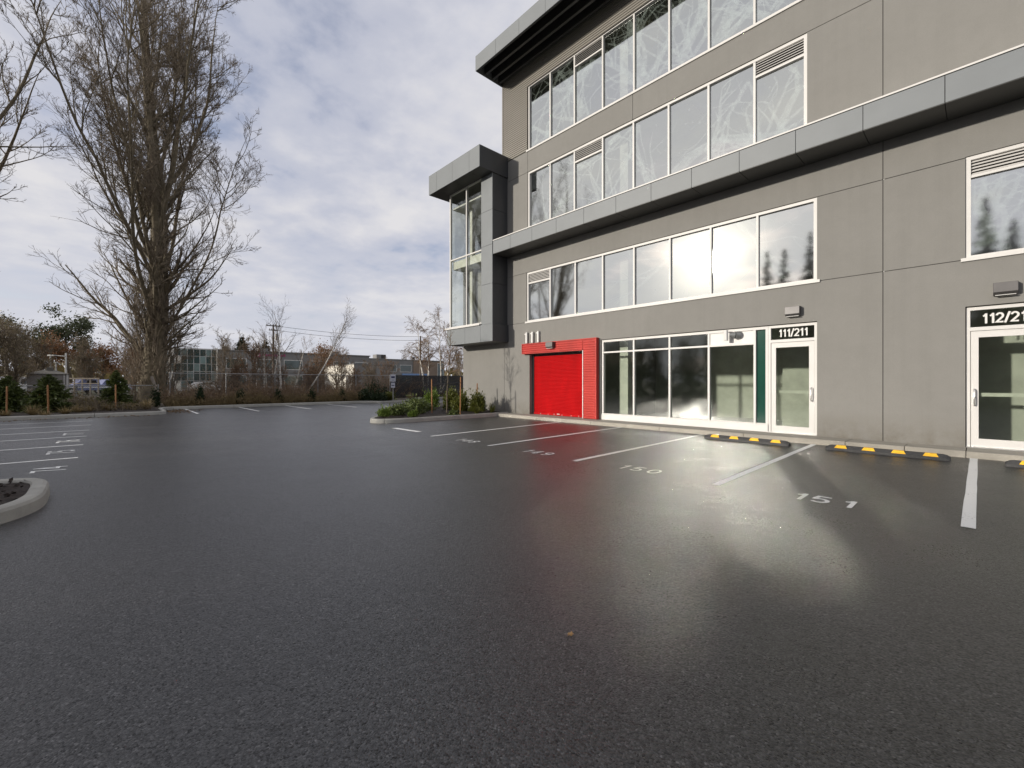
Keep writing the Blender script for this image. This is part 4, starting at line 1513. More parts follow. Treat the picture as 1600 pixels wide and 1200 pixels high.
def bare_tree(name, x, y, H, seed, label, bark, twig, lean=(0, 0), stems=1, spread=1.0, r=0.09, up=0.05, droop=0.0, t0=0.3, group=None, leaf=None, nleaf=0, lsize=0.06, k1=10, k2=7, k3=4, rmin=0.006, ang=0.65, ratio=0.42):
    rg = np.random.default_rng(seed)
    t = thing(name, label, 'tree', (x, y, 0), 0, group)
    st = np.column_stack([rg.normal(0, 0.18, stems), rg.normal(0, 0.18, stems), np.zeros(stems)]) if stems > 1 else np.zeros((1, 3))
    dr = np.column_stack([np.full(stems, lean[0]) + rg.normal(0, 0.10 if stems > 1 else 0, stems), np.full(stems, lean[1]) + rg.normal(0, 0.10 if stems > 1 else 0, stems), np.ones(stems)])
    ln = np.full(stems, float(H)) * (rg.uniform(0.75, 1.0, stems) if stems > 1 else 1)
    tp, tr = grow(rg, st, dr, ln, np.full(stems, r), 14, 0.035, 0.01, 0.12)
    V, F = tubes(tp, tr, 8)
    put('trunk', np_mesh('trunk', V, F, bark, True), t)
    fine = []
    p, d, l, rr = kids(rg, tp, tr, ln, k1, t0, 0.98, ang, ratio, 0.5, 0.45)
    l *= spread
    rr = np.clip(rr, rmin * 1.6, r * 0.5)
    lp, lr = grow(rg, p, d, l, rr, 8, 0.09, up, 0.2, droop)
    fine.append(tubes(lp, lr, 4))
    p, d, l2, rr = kids(rg, lp, lr, l, k2, 0.15, 1.0, 0.6, 0.45, 0.6, 0.4)
    rr = np.clip(rr, rmin, r * 0.25)
    bp, br = grow(rg, p, d, l2, rr, 5, 0.12, up, 0.4, droop * 1.5)
    fine.append(tubes(bp, br, 3))
    p, d, l3, rr = kids(rg, bp, br, l2, k3, 0.15, 1.0, 0.55, 0.5, 0.8, 0.3)
    rr = np.clip(rr, rmin * 0.8, rmin * 1.2)
    cp_, cr = grow(rg, p, d, l3, rr, 3, 0.14, up, 0.6, droop * 2)
    fine.append(tubes(cp_, cr, 3))
    V, F = cat_(fine)
    put('crown', np_mesh('crown', V, F, twig, True), t)
    if leaf is not None and nleaf:
        q = cp_.reshape(-1, 3)
        q = q[rg.integers(0, len(q), nleaf)] + rg.normal(0, 0.05, (nleaf, 3))
        V, F = leaf_quads(rg, q, lsize, 0)
        put('leaves', np_mesh('leaves', V, F, leaf), t)['kind'] = 'stuff'
    return t


def conifer(name, x, y, H, R, seed, label, m, z=0.0, whorls=22, per=7, nd_=26, nsize=0.10, group=None, droop=0.25, cat='tree', bottom=0.04, power=0.9):
    """trunk, drooping boughs in whorls, needle sprays along each bough"""
    rg = np.random.default_rng(seed)
    t = thing(name, label, cat, (x, y, z), 0, group)
    V, F = tubes(np.array([[[0, 0, 0], [0, 0, H * 0.5], [0, 0, H]]], float), np.array([[H * 0.018, H * 0.012, H * 0.002]]), 7)
    put('trunk', np_mesh('trunk', V, F, M['bark'], True), t)
    k = whorls * per
    tt = np.repeat(np.linspace(bottom, 0.985, whorls), per) + rg.normal(0, 0.012, k)
    tt = np.clip(tt, bottom * .6, 0.995)
    th = rg.uniform(0, 2 * PI, k)
    ln = R * (1 - tt) ** power * rg.uniform(0.7, 1.15, k) + 0.02 * H * 0.3
    st = np.column_stack([np.zeros(k), np.zeros(k), tt * H])
    el = 0.35 * tt - droop * 0.3
    dr = np.column_stack([np.cos(th), np.sin(th), el])
    bp, br = grow(rg, st, dr, ln, np.full(k, H * 0.004), 5, 0.05, 0.0, 0.3, droop * 0.35)
    V1, F1 = tubes(bp, br, 3)
    # needles
    par = np.repeat(np.arange(k), nd_)
    u = rg.uniform(0.08, 1.0, k * nd_)
    fi = u * 5
    i0 = np.minimum(fi.astype(int), 4)
    fr = (fi - i0)[:, None]
    c = bp[par, i0] * (1 - fr) + bp[par, i0 + 1] * fr
    dd = bp[par, i0 + 1] - bp[par, i0]
    dd /= np.linalg.norm(dd, axis=1, keepdims=True) + 1e-9
    side = rg.normal(0, 1, (k * nd_, 3)) * np.array([1, 1, 0.45])
    dirs = dd * 0.8 + side * 0.6
    dirs[:, 2] -= 0.15
    V2, F2 = leaf_quads(rg, c, nsize * (0.35 + 0.65 * np.clip((1 - tt[par]) * 2.2, 0, 1)), 0, dirs=dirs, elong=2.4)
    V, F = cat_([(V1, F1), (V2, F2)])
    put('crown', np_mesh('crown', V, F, m), t)
    return t


def shrub(name, x, y, z, rx, rz, seed, label, m, n=1400, lsize=0.05, lumps=9, upright=0.0, cat='shrub', group=None, ry=None, stems=10):
    """leafy shrub: leaves set in clumps over an uneven dome, stems inside"""
    rg = np.random.default_rng(seed)
    t = thing(name, label, cat, (x, y, z), 0, group)
    ry = rx if ry is None else ry
    lc = rg.normal(0, 1, (lumps, 3))
    lc /= np.linalg.norm(lc, axis=1, keepdims=True)
    lc[:, 2] = np.abs(lc[:, 2])
    lc *= rg.uniform(0.35, 0.8, lumps)[:, None]
    w_ = rg.integers(0, lumps, n)
    c = lc[w_] + rg.normal(0, 0.19, (n, 3))
    c[:, 2] = np.abs(c[:, 2])
    c = c * np.array([rx, ry, rz]) + np.array([0, 0, 0.03])
    dirs = None
    if upright:
        dirs = np.column_stack([c[:, 0] / rx * 0.5, c[:, 1] / ry * 0.5, np.full(n, upright)])
    V, F = leaf_quads(rg, c, lsize, 0, dirs=dirs, elong=1.8)
    put('foliage', np_mesh('foliage', V, F, m), t)
    s0 = np.column_stack([rg.normal(0, 0.05, stems), rg.normal(0, 0.05, stems), np.full(stems, -0.05)])
    e = lc[rg.integers(0, lumps, stems)] * np.array([rx, ry, rz])
    d = e - s0
    sp, sr = grow(rg, s0, d, np.linalg.norm(d, axis=1), np.full(stems, 0.012), 4, 0.06, 0, 0.5)
    V, F = tubes(sp, sr, 4)
    put('stems', np_mesh('stems', V, F, M['bark'], True), t)['kind'] = 'stuff'
    return t


def grass_tuft(x, y, z, h, r, seed, label, m, n=110, group=None, name='grass_tuft', wide=0.010):
    rg = np.random.default_rng(seed)
    th = rg.uniform(0, 2 * PI, n)
    l = h * rg.uniform(0.6, 1.2, n)
    s0 = np.column_stack([np.cos(th) * 0.06 * r / 0.3, np.sin(th) * 0.06 * r / 0.3, np.zeros(n)])
    out = rg.uniform(0.1, 1.0, n) * r / h * 1.6
    d0 = np.column_stack([np.cos(th) * out, np.sin(th) * out, np.ones(n)])
    pts, rr = grow(rg, s0, d0, l, np.full(n, wide), 5, 0.06, 0.0, 0.15, 0.35)
    # flat blades: two vertices per ring
    sd = np.column_stack([-np.sin(th), np.cos(th), np.zeros(n)])[:, None, :]
    A = pts + sd * rr[:, :, None]
    Bq = pts - sd * rr[:, :, None]
    V = np.stack([A, Bq], 2).reshape(-1, 3)
    idx = np.arange(n * 6 * 2).reshape(n, 6, 2)
    F = np.stack([idx[:, :-1, 0], idx[:, :-1, 1], idx[:, 1:, 1], idx[:, 1:, 0]], -1).reshape(-1, 4)
    o = put(name, np_mesh(name, V, F, m), loc=(x, y, z))
    return tag(o, label, 'grass tuft', group)


def stake(x, y, z, h, label, group, w_=0.017):
    m_ = MB()
    m_.box(-w_, w_, -w_, w_, -0.1, h - 0.05)
    m_.poly([(-w_, -w_, h - .05), (w_, -w_, h - .05), (0, 0, h)]).poly([(w_, -w_, h - .05), (w_, w_, h - .05), (0, 0, h)]).poly([(w_, w_, h - .05), (-w_, w_, h - .05), (0, 0, h)]).poly([(-w_, w_, h - .05), (-w_, -w_, h - .05), (0, 0, h)])
    o = m_.build('timber_stake', M['stake'], loc=(x, y, z))
    o.rotation_euler = (random.Random(int(x * 91)).uniform(-.025, .025), random.Random(int(y * 77)).uniform(-.025, .025), 0.4)
    return tag(o, label, 'stake', group)


# island by the building: young tree with stakes and strap
yt = bare_tree('young_tree', -14.45, 9.85, 3.35, 41, 'slim young tree tied between stakes in the bed at the building corner', M['bark'], M['twig_red'], r=0.034, t0=0.45, k1=15, k2=5, k3=3, rmin=0.006, ang=0.7, ratio=0.34, up=0.07)
stake(-14.85, 9.42, 0.12, 1.42, 'slim timber stake left of the young tree', 'tree stakes in the corner bed')
stake(-14.00, 10.18, 0.12, 1.50, 'timber stake right of the young tree', 'tree stakes in the corner bed')
stake(-14.6, 11.5, 0.12, 1.25, 'half hidden timber stake behind the yew next to the wall', 'tree stakes in the corner bed')
tie = MB().tube([(-14.85, 9.42, 1.30), (-14.47, 9.80, 1.33), (-14.00, 10.18, 1.38)], 0.014, 6).build('tree_tie', M['black_metal'])
tag(tie, 'dark strap tying the young tree to its two stakes', 'tree tie')

shrub('rhododendron_shrub', -16.15, 9.55, 0.14, 0.75, 0.60, 51, 'broad glossy shrub in the middle of the corner bed', M['laurel'], 2600, 0.075, 12)
shrub('rhododendron_shrub', -15.25, 8.85, 0.14, 0.58, 0.44, 52, 'glossy shrub in front of the left stake in the corner bed', M['laurel'], 2000, 0.070, 11)
shrub('rhododendron_shrub', -15.0, 7.95, 0.13, 0.42, 0.36, 53, 'low glossy shrub near the nose of the corner bed', M['laurel'], 1200, 0.062, 8)
shrub('rhododendron_shrub', -17.4, 10.3, 0.13, 0.6, 0.6, 61, 'glossy shrub at the back edge of the corner bed', M['laurel'], 1700, 0.07, 9)
shrub('lavender_shrub', -14.55, 7.30, 0.12, 0.26, 0.34, 54, 'small bright green tuft at the nose of the corner bed', M['lime'], 800, 0.045, 7, 0.9)
shrub('lavender_shrub', -14.05, 8.15, 0.12, 0.22, 0.24, 55, 'small bright green tuft right behind the kerb of the corner bed', M['lime'], 650, 0.045, 6, 0.7)
shrub('yew_shrub', -15.9, 11.0, 0.13, 0.42, 0.92, 56, 'upright yew left of the young tree trunk', M['yew'], 2200, 0.055, 12, 1.0)
shrub('yew_shrub', -15.0, 10.9, 0.13, 0.40, 0.90, 57, 'upright yew directly behind the young tree trunk', M['yew'], 2200, 0.055, 12, 1.0)
shrub('yew_shrub', -14.25, 11.25, 0.13, 0.34, 0.98, 58, 'upright yew nearest the wall in the corner bed', M['yew'], 1900, 0.055, 11, 1.0)
shrub('yew_shrub', -18.3, 11.6, 0.13, 0.40, 0.95, 59, 'yellowish upright bush at the back of the corner bed', M['lime'], 1500, 0.06, 10, 1.0)
shrub('dwarf_shrub', -13.85, 9.75, 0.12, 0.22, 0.20, 60, 'low pale leaved plant by the foot of the right stake', M['laurel'], 500, 0.05, 6)
grass_tuft(-13.85, 10.9, 0.12, 0.42, 0.25, 62, 'green spiky tuft in front of the wall in the corner bed', M['yew'], 60, 'spiky tufts in front of the wall', 'spiky_tuft', 0.016)
grass_tuft(-13.75, 11.6, 0.12, 0.42, 0.22, 63, 'green spiky tuft closest to the wall in the corner bed', M['yew'], 50, 'spiky tufts in front of the wall', 'spiky_tuft', 0.016)

# left bed: young spruces with stakes, dry grass
spr = [(12, 18.6, 1.55, 0.80, 'young spruce cut by the left photo edge, with a stake before it'), (77, 18.5, 1.60, 0.92, 'wide young spruce in front of the shed, with a stake before it'), (182, 21.3, 1.85, 0.72, 'young spruce left of the poplar trunk, with a stake before it')]
for i, (pxx, dist, H, R, lb) in enumerate(spr):
    x, y = at(pxx, dist)
    conifer('young_spruce', x, y, H, R, 70 + i, lb, M['spruce'], 0.1, 18, 9, 34, 0.075, 'young spruces in the left bed', 0.25, 'spruce', 0.05, 0.75)
for pxx, dist, h, lb in ((10.5, 17.5, 1.15, 'timber stake before the leftmost young spruce'), (75.5, 17.3, 1.2, 'timber stake before the wide young spruce'), (181, 20.3, 1.2, 'timber stake before the spruce next to the poplar')):
    x, y = at(pxx, dist)
    stake(x, y, 0.1, h, lb, 'stakes in the left bed', 0.022)
tf = [(8, 16.6, .28), (52, 16.9, .45), (70, 16.6, .26), (102, 17.6, .34), (122, 18.4, .36), (140, 19, .32), (170, 19.6, .4), (202, 20.4, .34), (228, 20.5, .5), (-30, 16.8, .4)]
for i, (pxx, dist, h) in enumerate(tf):
    x, y = at(pxx, dist)
    nm = ['leftmost dry tuft at the kerb of the left bed', 'tall dry tuft before the shed spruce', 'small dry tuft at the stake before the shed', 'dry tuft under the right edge of the wide spruce', 'dry tuft below the blue truck', 'second dry tuft below the blue truck, nearer the poplar spruce',
          'dry tuft at the foot of the stake beside the poplar spruce', 'dry tuft right of the poplar spruce', 'largest dry tuft, at the end of the left bed', 'dry tuft outside the left photo edge'][i]
    grass_tuft(x, y, 0.115, h, 0.36, 90 + i, nm, M['tan'], 170, 'dry grass tufts in the left bed')

# small dark columns along the far kerb
for i, (pxx, lb) in enumerate(((313, 'dark clipped shrub before the glass end of the far office'), (375, 'dark clipped shrub below the far office logo'), (436, 'dark clipped shrub at the foot of the white birch'), (486, 'leaning dark clipped shrub right of the white birch'), (535, 'dark clipped shrub below the white far wall'), (243, 'dark shrub at the leaning fence post'))):
    a = (pxx - 800) / 680
    dist = 28.9 / (0.7337 - a * 0.6795)
    x, y = at(pxx, dist)
    o = shrub('clipped_shrub', x, y, 0.1, 0.26, 0.92, 110 + i, lb, M['dark_shrub'], 1100, 0.06, 9, 0.8, group='dark shrubs along the far kerb')

# little island with the sign: low dark shrubs
for i, (x, y, r_, h, lb) in enumerate(((-27.9, 13.4, .7, .62, 'low dark shrub left of the sign post'), (-28.3, 14.4, .6, .55, 'low dark shrub directly behind the sign post'), (-28.9, 12.9, .8, .85, 'taller dark shrub at the left end of the sign island'), (-29.6, 14.0, .9, 1.2, 'big dark shrub against the black screened fence'))):
    shrub('evergreen_shrub', x, y, 0.1, r_, h, 120 + i, lb, M['dark_shrub'] if i != 1 else M['yew'], 1700, 0.075, 10, 0.3)
grass_tuft(-29.4, 16.7, 0.1, 0.55, 0.4, 130, 'tan dry tuft right of the sign post', M['tan'], 150)

# bramble and dead weeds between kerb and fence: nobody could count the stems
def thicket(name, xr, yr, h, n, seed, m, leaf, nl, lsize, z=0.1):
    rg = np.random.default_rng(seed)
    s0 = np.column_stack([rg.uniform(*xr, n), rg.uniform(*yr, n), np.full(n, z)])
    d = np.column_stack([rg.normal(0, 0.45, n), rg.normal(0, 0.45, n), np.ones(n)])
    lump = 0.55 + 0.45 * np.sin(s0[:, 1] * 1.7 + seed) * np.sin(s0[:, 1] * 0.63 + 1.3)
    l = h * rg.uniform(0.35, 1.1, n) * (0.55 + 0.6 * lump)
    p, r = grow(rg, s0, d, l, np.full(n, 0.012), 5, 0.14, 0.0, 0.4, 0.25)
    parts = [tubes(p, r, 3)]
    q, dd, l2, rr = kids(rg, p, r, l, 4, 0.25, 1.0, 0.7, 0.45, 0.7)
    p2, r2 = grow(rg, q, dd, l2, np.full(len(q), 0.007), 3, 0.16, 0.0, 0.5, 0.2)
    parts.append(tubes(p2, r2, 3))
    V, F = cat_(parts)
    idx = np.zeros(len(F), np.int32)
    if nl:
        c = p2.reshape(-1, 3)
        c = c[rg.integers(0, len(c), nl)] + rg.normal(0, 0.05, (nl, 3))
        c[:, 2] = np.maximum(c[:, 2], z)
        V2, F2 = leaf_quads(rg, c, lsize, 0)
        V, F = cat_([(V, F), (V2, F2)])
        idx = np.concatenate([idx, np.ones(len(F2), np.int32)])
    return put(name, np_mesh(name, V, F, [m, leaf], False, idx), kind='stuff')


thicket('bramble_thicket', (-31.6, -29.0), (2.2, 14.5), 1.35, 1500, 201, M['twig_red'], M['dead'], 5200, 0.055)
thicket('dead_weeds', (-29.8, -28.4), (2.2, 12.5), 0.75, 2200, 202, M['tan'], M['tan'], 4200, 0.045)
thicket('bramble_thicket', (-34.8, -32.3), (3.5, 20), 1.9, 1500, 203, M['twig_red'], M['dead'], 4000, 0.06)
thicket('bramble_thicket', (-29.0, -26.2), (-1.2, 1.5), 0.55, 260, 204, M['twig'], M['olive'], 1500, 0.05)
thicket('bramble_thicket', (-30.5, -28.6), (-6, 1.4), 1.0, 700, 205, M['twig'], M['olive'], 3800, 0.06)
thicket('dead_weeds', (-34.0, -31.2), (18, 34), 0.7, 600, 206, M['dead'], M['dark_shrub'], 1800, 0.06)

# birches and scrub behind the fence
def atX(pxx, X):
    a = (pxx - 800) / 680
    d = -X / (0.7337 - a * 0.6795)
    return at(pxx, d)


x, y = atX(436, -33.0)
bare_tree('birch_tree', x, y, 6.3, 301, 'white trunked birch left of the leaning one', M['birch'], M['twig'], (0.02, 0.14), 1, 1.0, 0.10, t0=0.42, k1=13, k2=7, k3=3, ang=0.5, ratio=0.4, group='birches behind the chain link fence')
x, y = atX(472, -33.4)
bare_tree('birch_tree', x, y, 7.2, 302, 'birch leaning strongly to the right', M['birch'], M['twig'], (0.10, 0.55), 1, 1.0, 0.075, t0=0.45, k1=16, k2=8, k3=3, ang=0.4, ratio=0.42, group='birches behind the chain link fence')
x, y = atX(418, -33.4)
bare_tree('birch_tree', x, y, 5.4, 303, 'several stemmed slender birch in the scrub left of the utility pole', M['birch'], M['twig_red'], (0, 0.04), 3, 0.9, 0.055, t0=0.3, k1=12, k2=7, k3=4, group='birches behind the chain link fence')
x, y = atX(455, -35)
bare_tree('birch_tree', x, y, 4.6, 304, 'short birch stem between the two big birches', M['birch'], M['twig_red'], (0, 0.25), 1, 0.9, 0.06, t0=0.35, k1=12, k2=7, k3=4, group='birches behind the chain link fence')
for i, (pxx, X, H, stems, lb, tw) in enumerate(((395, -34.5, 4.3, 4, 'reddish bare shrub below the far conifer', 'twig_red'), (500, -36, 4.0, 4, 'rust twigged scrub right of the leaning birch', 'twig_red'), (530, -37, 4.2, 4, 'rust twigged scrub before the white far wall', 'twig_red'), (345, -40, 5.0, 4, 'thin bare scrub before the far office windows', 'twig'),
                                          (575, -38, 3.2, 4, 'dark bare scrub at the left end of the screened fence', 'twig'), (600, -40, 3.4, 4, 'bare scrub above the screened fence', 'twig_red'), (272, -38, 5.6, 3, 'bare scrub just right of the poplar trunk', 'twig'), (210, -39, 5.0, 5, 'rusty scrub behind the poplar trunk', 'twig_red'), (365, -33.6, 2.8, 4, 'tan bare shrub left of the reddish shrub', 'twig_red'), (440, -33.8, 2.6, 4, 'tan bare shrub around the foot of the white birch', 'twig_red'), (480, -34.2, 2.9, 4, 'tan bare shrub right of the white birch', 'twig_red'), (555, -35, 2.8, 4, 'tan bare shrub right of the white far wall', 'twig_red'))):
    x, y = atX(pxx, X)
    bare_tree('bare_shrub', x, y, H, 320 + i, lb, M['bark'], M[tw], (0, 0), stems, 1.1, 0.05, t0=0.12, k1=14, k2=9, k3=5, rmin=0.008, leaf=M['rust'], nleaf=420 if tw == 'twig_red' else 0, lsize=0.06)
# right hand birches with hanging brown twigs
x, y = at(664, 46)
bare_tree('weeping_birch', x, y, 8.2, 340, 'pale birch with hanging rust brown twigs beyond the screened fence', M['birch'], M['twig_red'], (0.0, 0.12), 2, 1.0, 0.11, t0=0.3, k1=22, k2=10, k3=5, droop=0.22, up=0.02, rmin=0.011, leaf=M['rust'], nleaf=700, lsize=0.05)
x, y = at(690, 52)
bare_tree('weeping_birch', x, y, 9.2, 341, 'hanging brown birch behind the young tree', M['birch'], M['twig_red'], (0, 0.02), 2, 1.0, 0.11, t0=0.25, k1=20, k2=10, k3=5, droop=0.22, up=0.02, rmin=0.011)
x, y = at(722, 58)
bare_tree('bare_tree', x, y, 7.8, 342, 'bare tree just left of the building corner', M['bark'], M['twig'], (0, 0.02), 2, 1.0, 0.10, t0=0.2, k1=18, k2=9, k3=5, rmin=0.011)


# distant trees at the left
def round_tree(name, x, y, H, R, seed, label, leafm, n, lsize, trunk_h=0.35, barkm='bark', group=None, lumps=26, flat=1.0):
    rg = np.random.default_rng(seed)
    t = thing(name, label, 'tree', (x, y, 0), 0, group)
    st = np.zeros((1, 3))
    tp, tr = grow(rg, st, np.array([[0.02, 0.02, 1]]), np.array([H * 0.85]), np.array([H * 0.028]), 10, 0.05, 0.0, 0.15)
    parts = [tubes(tp, tr, 8)]
    p, d, l, r = kids(rg, tp, tr, np.array([H]), 26, trunk_h, 0.98, 0.9, 0.42, 0.5, 0.4)
    lp, lr = grow(rg, p, d, np.minimum(l, R * 1.1), np.clip(r, 0.02, 0.2), 6, 0.12, 0.05, 0.2)
    parts.append(tubes(lp, lr, 4))
    p, d, l2, r = kids(rg, lp, lr, l, 6, 0.3, 1.0, 0.7, 0.3, 0.5, 0.4)
    bp, br = grow(rg, p, d, np.minimum(l2, R * 0.5), np.clip(r, 0.012, 0.05), 4, 0.14, 0.03, 0.3)
    parts.append(tubes(bp, br, 3))
    V, F = cat_(parts)
    put('trunk', np_mesh('trunk', V, F, M[barkm], True), t)
    ends = np.concatenate([bp[:, 2:].reshape(-1, 3), lp[:, 4:].reshape(-1, 3)])
    cidx = rg.integers(0, len(ends), lumps * 4)
    ctr = ends[cidx]
    w_ = rg.integers(0, len(ctr), n)
    c = ctr[w_] + rg.normal(0, R * 0.11, (n, 3)) * np.array([1, 1, 0.75 * flat])
    V, F = leaf_quads(rg, c, lsize, 0, elong=1.5)
    put('crown', np_mesh('crown', V, F, leafm), t)
    return t


lt = [('pine_tree', 20, 62, 10.5, 4.2, 'dark flat topped pine at the left photo edge', 'pine', 3800, 0.24), ('pine_tree', 50, 70, 9.8, 4.0, 'lower dark pine left of the shed lamps', 'pine', 3600, 0.25), ('pine_tree', 112, 66, 11.6, 4.3, 'olive pine behind the shed, left of the poplar', 'pine', 3800, 0.25),
      ('oak_tree', 72, 60, 7.8, 4.6, 'rust leaved oak behind the shed', 'rust', 3600, 0.17), ('oak_tree', 160, 64, 7.0, 4.4, 'orange rust oak left of the poplar trunk', 'rust', 4200, 0.17), ('oak_tree', 196, 68, 7.0, 4.2, 'rust oak right behind the poplar trunk', 'rust', 3000, 0.17), ('oak_tree', 128, 72, 7.2, 4.0, 'dull olive oak behind the blue truck', 'olive', 2600, 0.18),
      ('willow_tree', 8, 46, 8.6, 3.6, 'dense olive brown thicket tree at the left photo edge', 'olive', 1600, 0.14), ('oak_tree', -50, 56, 9.0, 4.6, 'olive tree outside the left photo edge', 'olive', 2400, 0.17)]
for i, (nm, pxx, dist, H, R, lb, mm, n_, ls) in enumerate(lt):
    x, y = at(pxx, dist)
    round_tree(nm, x, y, H, R, 400 + i, lb, M[mm], n_, ls)
for i, (pxx, dist, H, lb) in enumerate(((22, 40, 6.4, 'bare twiggy hazel behind the leftmost spruce'), (55, 48, 6.0, 'bare twiggy hazel left of the shed'), (-25, 38, 6.6, 'bare twiggy hazel outside the left edge'), (140, 52, 6.0, 'bare olive hazel above the blue truck'))):
    x, y = at(pxx, dist)
    bare_tree('hazel_tree', x, y, H, 430 + i, lb, M['bark'], M['twig'], (0, 0), 7, 1.0, 0.06, t0=0.1, k1=14, k2=9, k3=5, rmin=0.012, leaf=M['olive'], nleaf=700, lsize=0.09)

x, y = at(378, 100)
conifer('spruce_tree', x, y, 11.6, 3.2, 440, 'dark conifer rising behind the far office roof', M['conifer'], 0, 22, 8, 22, 0.5)
x, y = at(415, 118)
conifer('spruce_tree', x, y, 12.4, 2.8, 441, 'slim brownish conifer left of the utility pole', M['pine'], 0, 22, 8, 22, 0.5)
for i, (pxx, dist, H, lb) in enumerate(((350, 112, 12.5, 'hazy bare tree left of the far conifer'), (402, 120, 13.5, 'hazy bare tree behind the far office'), (445, 110, 11, 'hazy bare tree right of the utility pole'), (478, 120, 10.5, 'hazy bare tree above the rust scrub'), (520, 125, 11, 'hazy bare tree above the white far wall'), (640, 150, 11.5, 'hazy bare tree beyond the brown far building'), (712, 140, 12, 'hazy bare tree far behind the young tree'))):
    x, y = at(pxx, dist)
    bare_tree('bare_tree', x, y, H, 450 + i, lb, M['bark'], M['twig'], (0, 0), 3, 1.0, 0.16, t0=0.25, k1=14, k2=8, k3=4, rmin=0.03)
x, y = at(505, 70)
round_tree('oak_tree', x, y, 8.0, 2.6, 470, 'dark leafy tree top left of the leaning birch crown', M['rust'], 1500, 0.15)
# far wooded skyline
fw = np.random.default_rng(500)
nfw = 5200
th = fw.uniform(rad(98), rad(205), nfw)
dd_ = fw.uniform(170, 300, nfw)
hh = 4 + 2.5 * np.sin(th * 31) * np.sin(th * 17 + 1) + 1.5
cc = np.column_stack([np.cos(th) * dd_, np.sin(th) * dd_, fw.uniform(0, 1, nfw) ** 0.8 * hh])
V, F = leaf_quads(fw, cc, 3.0, 0, elong=1.2)
put('far_woodland', np_mesh('far_woodland', V, F, M['olive']), kind='stuff')

# trees on the sun side, seen mirrored in the glass, a few hedge ones added for shade
cn = [(-22.6, -50, 21.6), (-20.6, -51, 21.8), (-17.0, -50, 23.3), (-14.4, -52, 19), (-11.4, -50, 22.5), (-8, -50, 24), (-4.4, -51, 21), (0.3, -50, 23), (2.4, -51, 20), (5.2, -50, 24.5), (9, -51, 22)]
for i, (x, y, H) in enumerate(cn):
    conifer('tall_conifer', x, y, H, 3.3, 520 + i, 'tall dark conifer across the road, mirrored in the right hand windows', M['conifer'], 0, 34, 8, 30, 0.22, 'conifers across the road', droop=0.35, power=1.0)
hr = random.Random(88)
br_ = [(10 - 2.3 * k + hr.uniform(-.6, .6), hr.uniform(-14, -12), hr.uniform(4.9, 6.1)) for k in range(24)] + [(-11.2, -12.4, 5.9), (-12.9, -12.9, 6.1), (-14.8, -12.3, 6.0)]  # the separate list at the end is added to keep sun off the asphalt
for i, (x, y, H) in enumerate(br_):
    bare_tree('bare_tree', x, y, H, 540 + i, 'bare tree in the hedge behind the parking row, mirrored in the storefront glass', M['bark'], M['twig'], (0, 0), 5, 1.0, 0.06, t0=0.12, k1=20, k2=9, k3=5, rmin=0.009, group='bare trees in the hedge', leaf=M['olive'], nleaf=260, lsize=0.06)
for i, (x, y, H) in enumerate([(-50, -56, 9), (-58, -60, 10), (-66, -57, 12), (-74, -60, 13), (-83, -57, 13)]):
    bare_tree('bare_tree', x, y, H, 580 + i, 'bare tree across the road', M['bark'], M['twig'], (0, 0), 3, 1.0, 0.16, t0=0.15, k1=16, k2=9, k3=5, rmin=0.022, group='bare trees across the road')
hg = np.random.default_rng(560)
nh = 20000
cx_ = hg.uniform(-75, 40, nh)
hh = 2.7 + 0.7 * np.sin(cx_ * 0.9) * np.sin(cx_ * 0.37) + 0.5 * np.sin(cx_ * 2.3)
cc = np.column_stack([cx_, hg.uniform(-13.5, -11, nh), hg.uniform(0, 1, nh) * hh])
V, F = leaf_quads(hg, cc, 0.30, 0, elong=1.2)
put('hedge_thicket', np_mesh('hedge_thicket', V, F, M['dark_shrub']), kind='stuff')

# ------------------------------------------------------------------ fences
def fence_run(name, label, x, y0, y1, h, meshm, postm, step, parts_rail=True, top_wire=False):
    t = thing(name, label, 'fence', (x, y0, 0.0))
    n = max(1, int(round((y1 - y0) / step)))
    for i in range(n + 1):
        yy = (y1 - y0) * i / n
        MB().tube([(0, yy, 0), (0, yy, h + 0.06)], 0.03, 8).build('post', postm, t)
    MB().tube([(0, 0, h), (0, y1 - y0, h)], 0.021, 6).build('rail', postm, t)
    MB().poly([(0.035, 0, 0.08), (0.035, y1 - y0, 0.08), (0.035, y1 - y0, h - 0.0), (0.035, 0, h - 0.0)]).build('mesh_panel', meshm, t)
    return t


fence_run('chain_link_fence', 'tall chain link fence behind the bramble strip', -32.0, 2.6, 16.4, 1.92, M['chain'], M['galv'], 3.05)
fence_run('screened_fence', 'fence with black windscreen fabric beyond the sign', -32.4, 16.6, 42, 1.95, M['screen'], M['black_metal'], 3.05)
fence_run('low_chain_fence', 'low chain link fence between the left bed and the parked trucks', -30.9, -14, 2.0, 1.22, M['chain'], M['galv'], 3.05)
lp_ = MB().tube([(-30.6, 2.0, 0), (-30.75, 1.9, 1.0), (-31.0, 1.72, 1.7)], [0.085, 0.08, 0.07], 8).build('leaning_post', M['timber'])
tag(lp_, 'weathered leaning timber post at the end of the low fence', 'post')

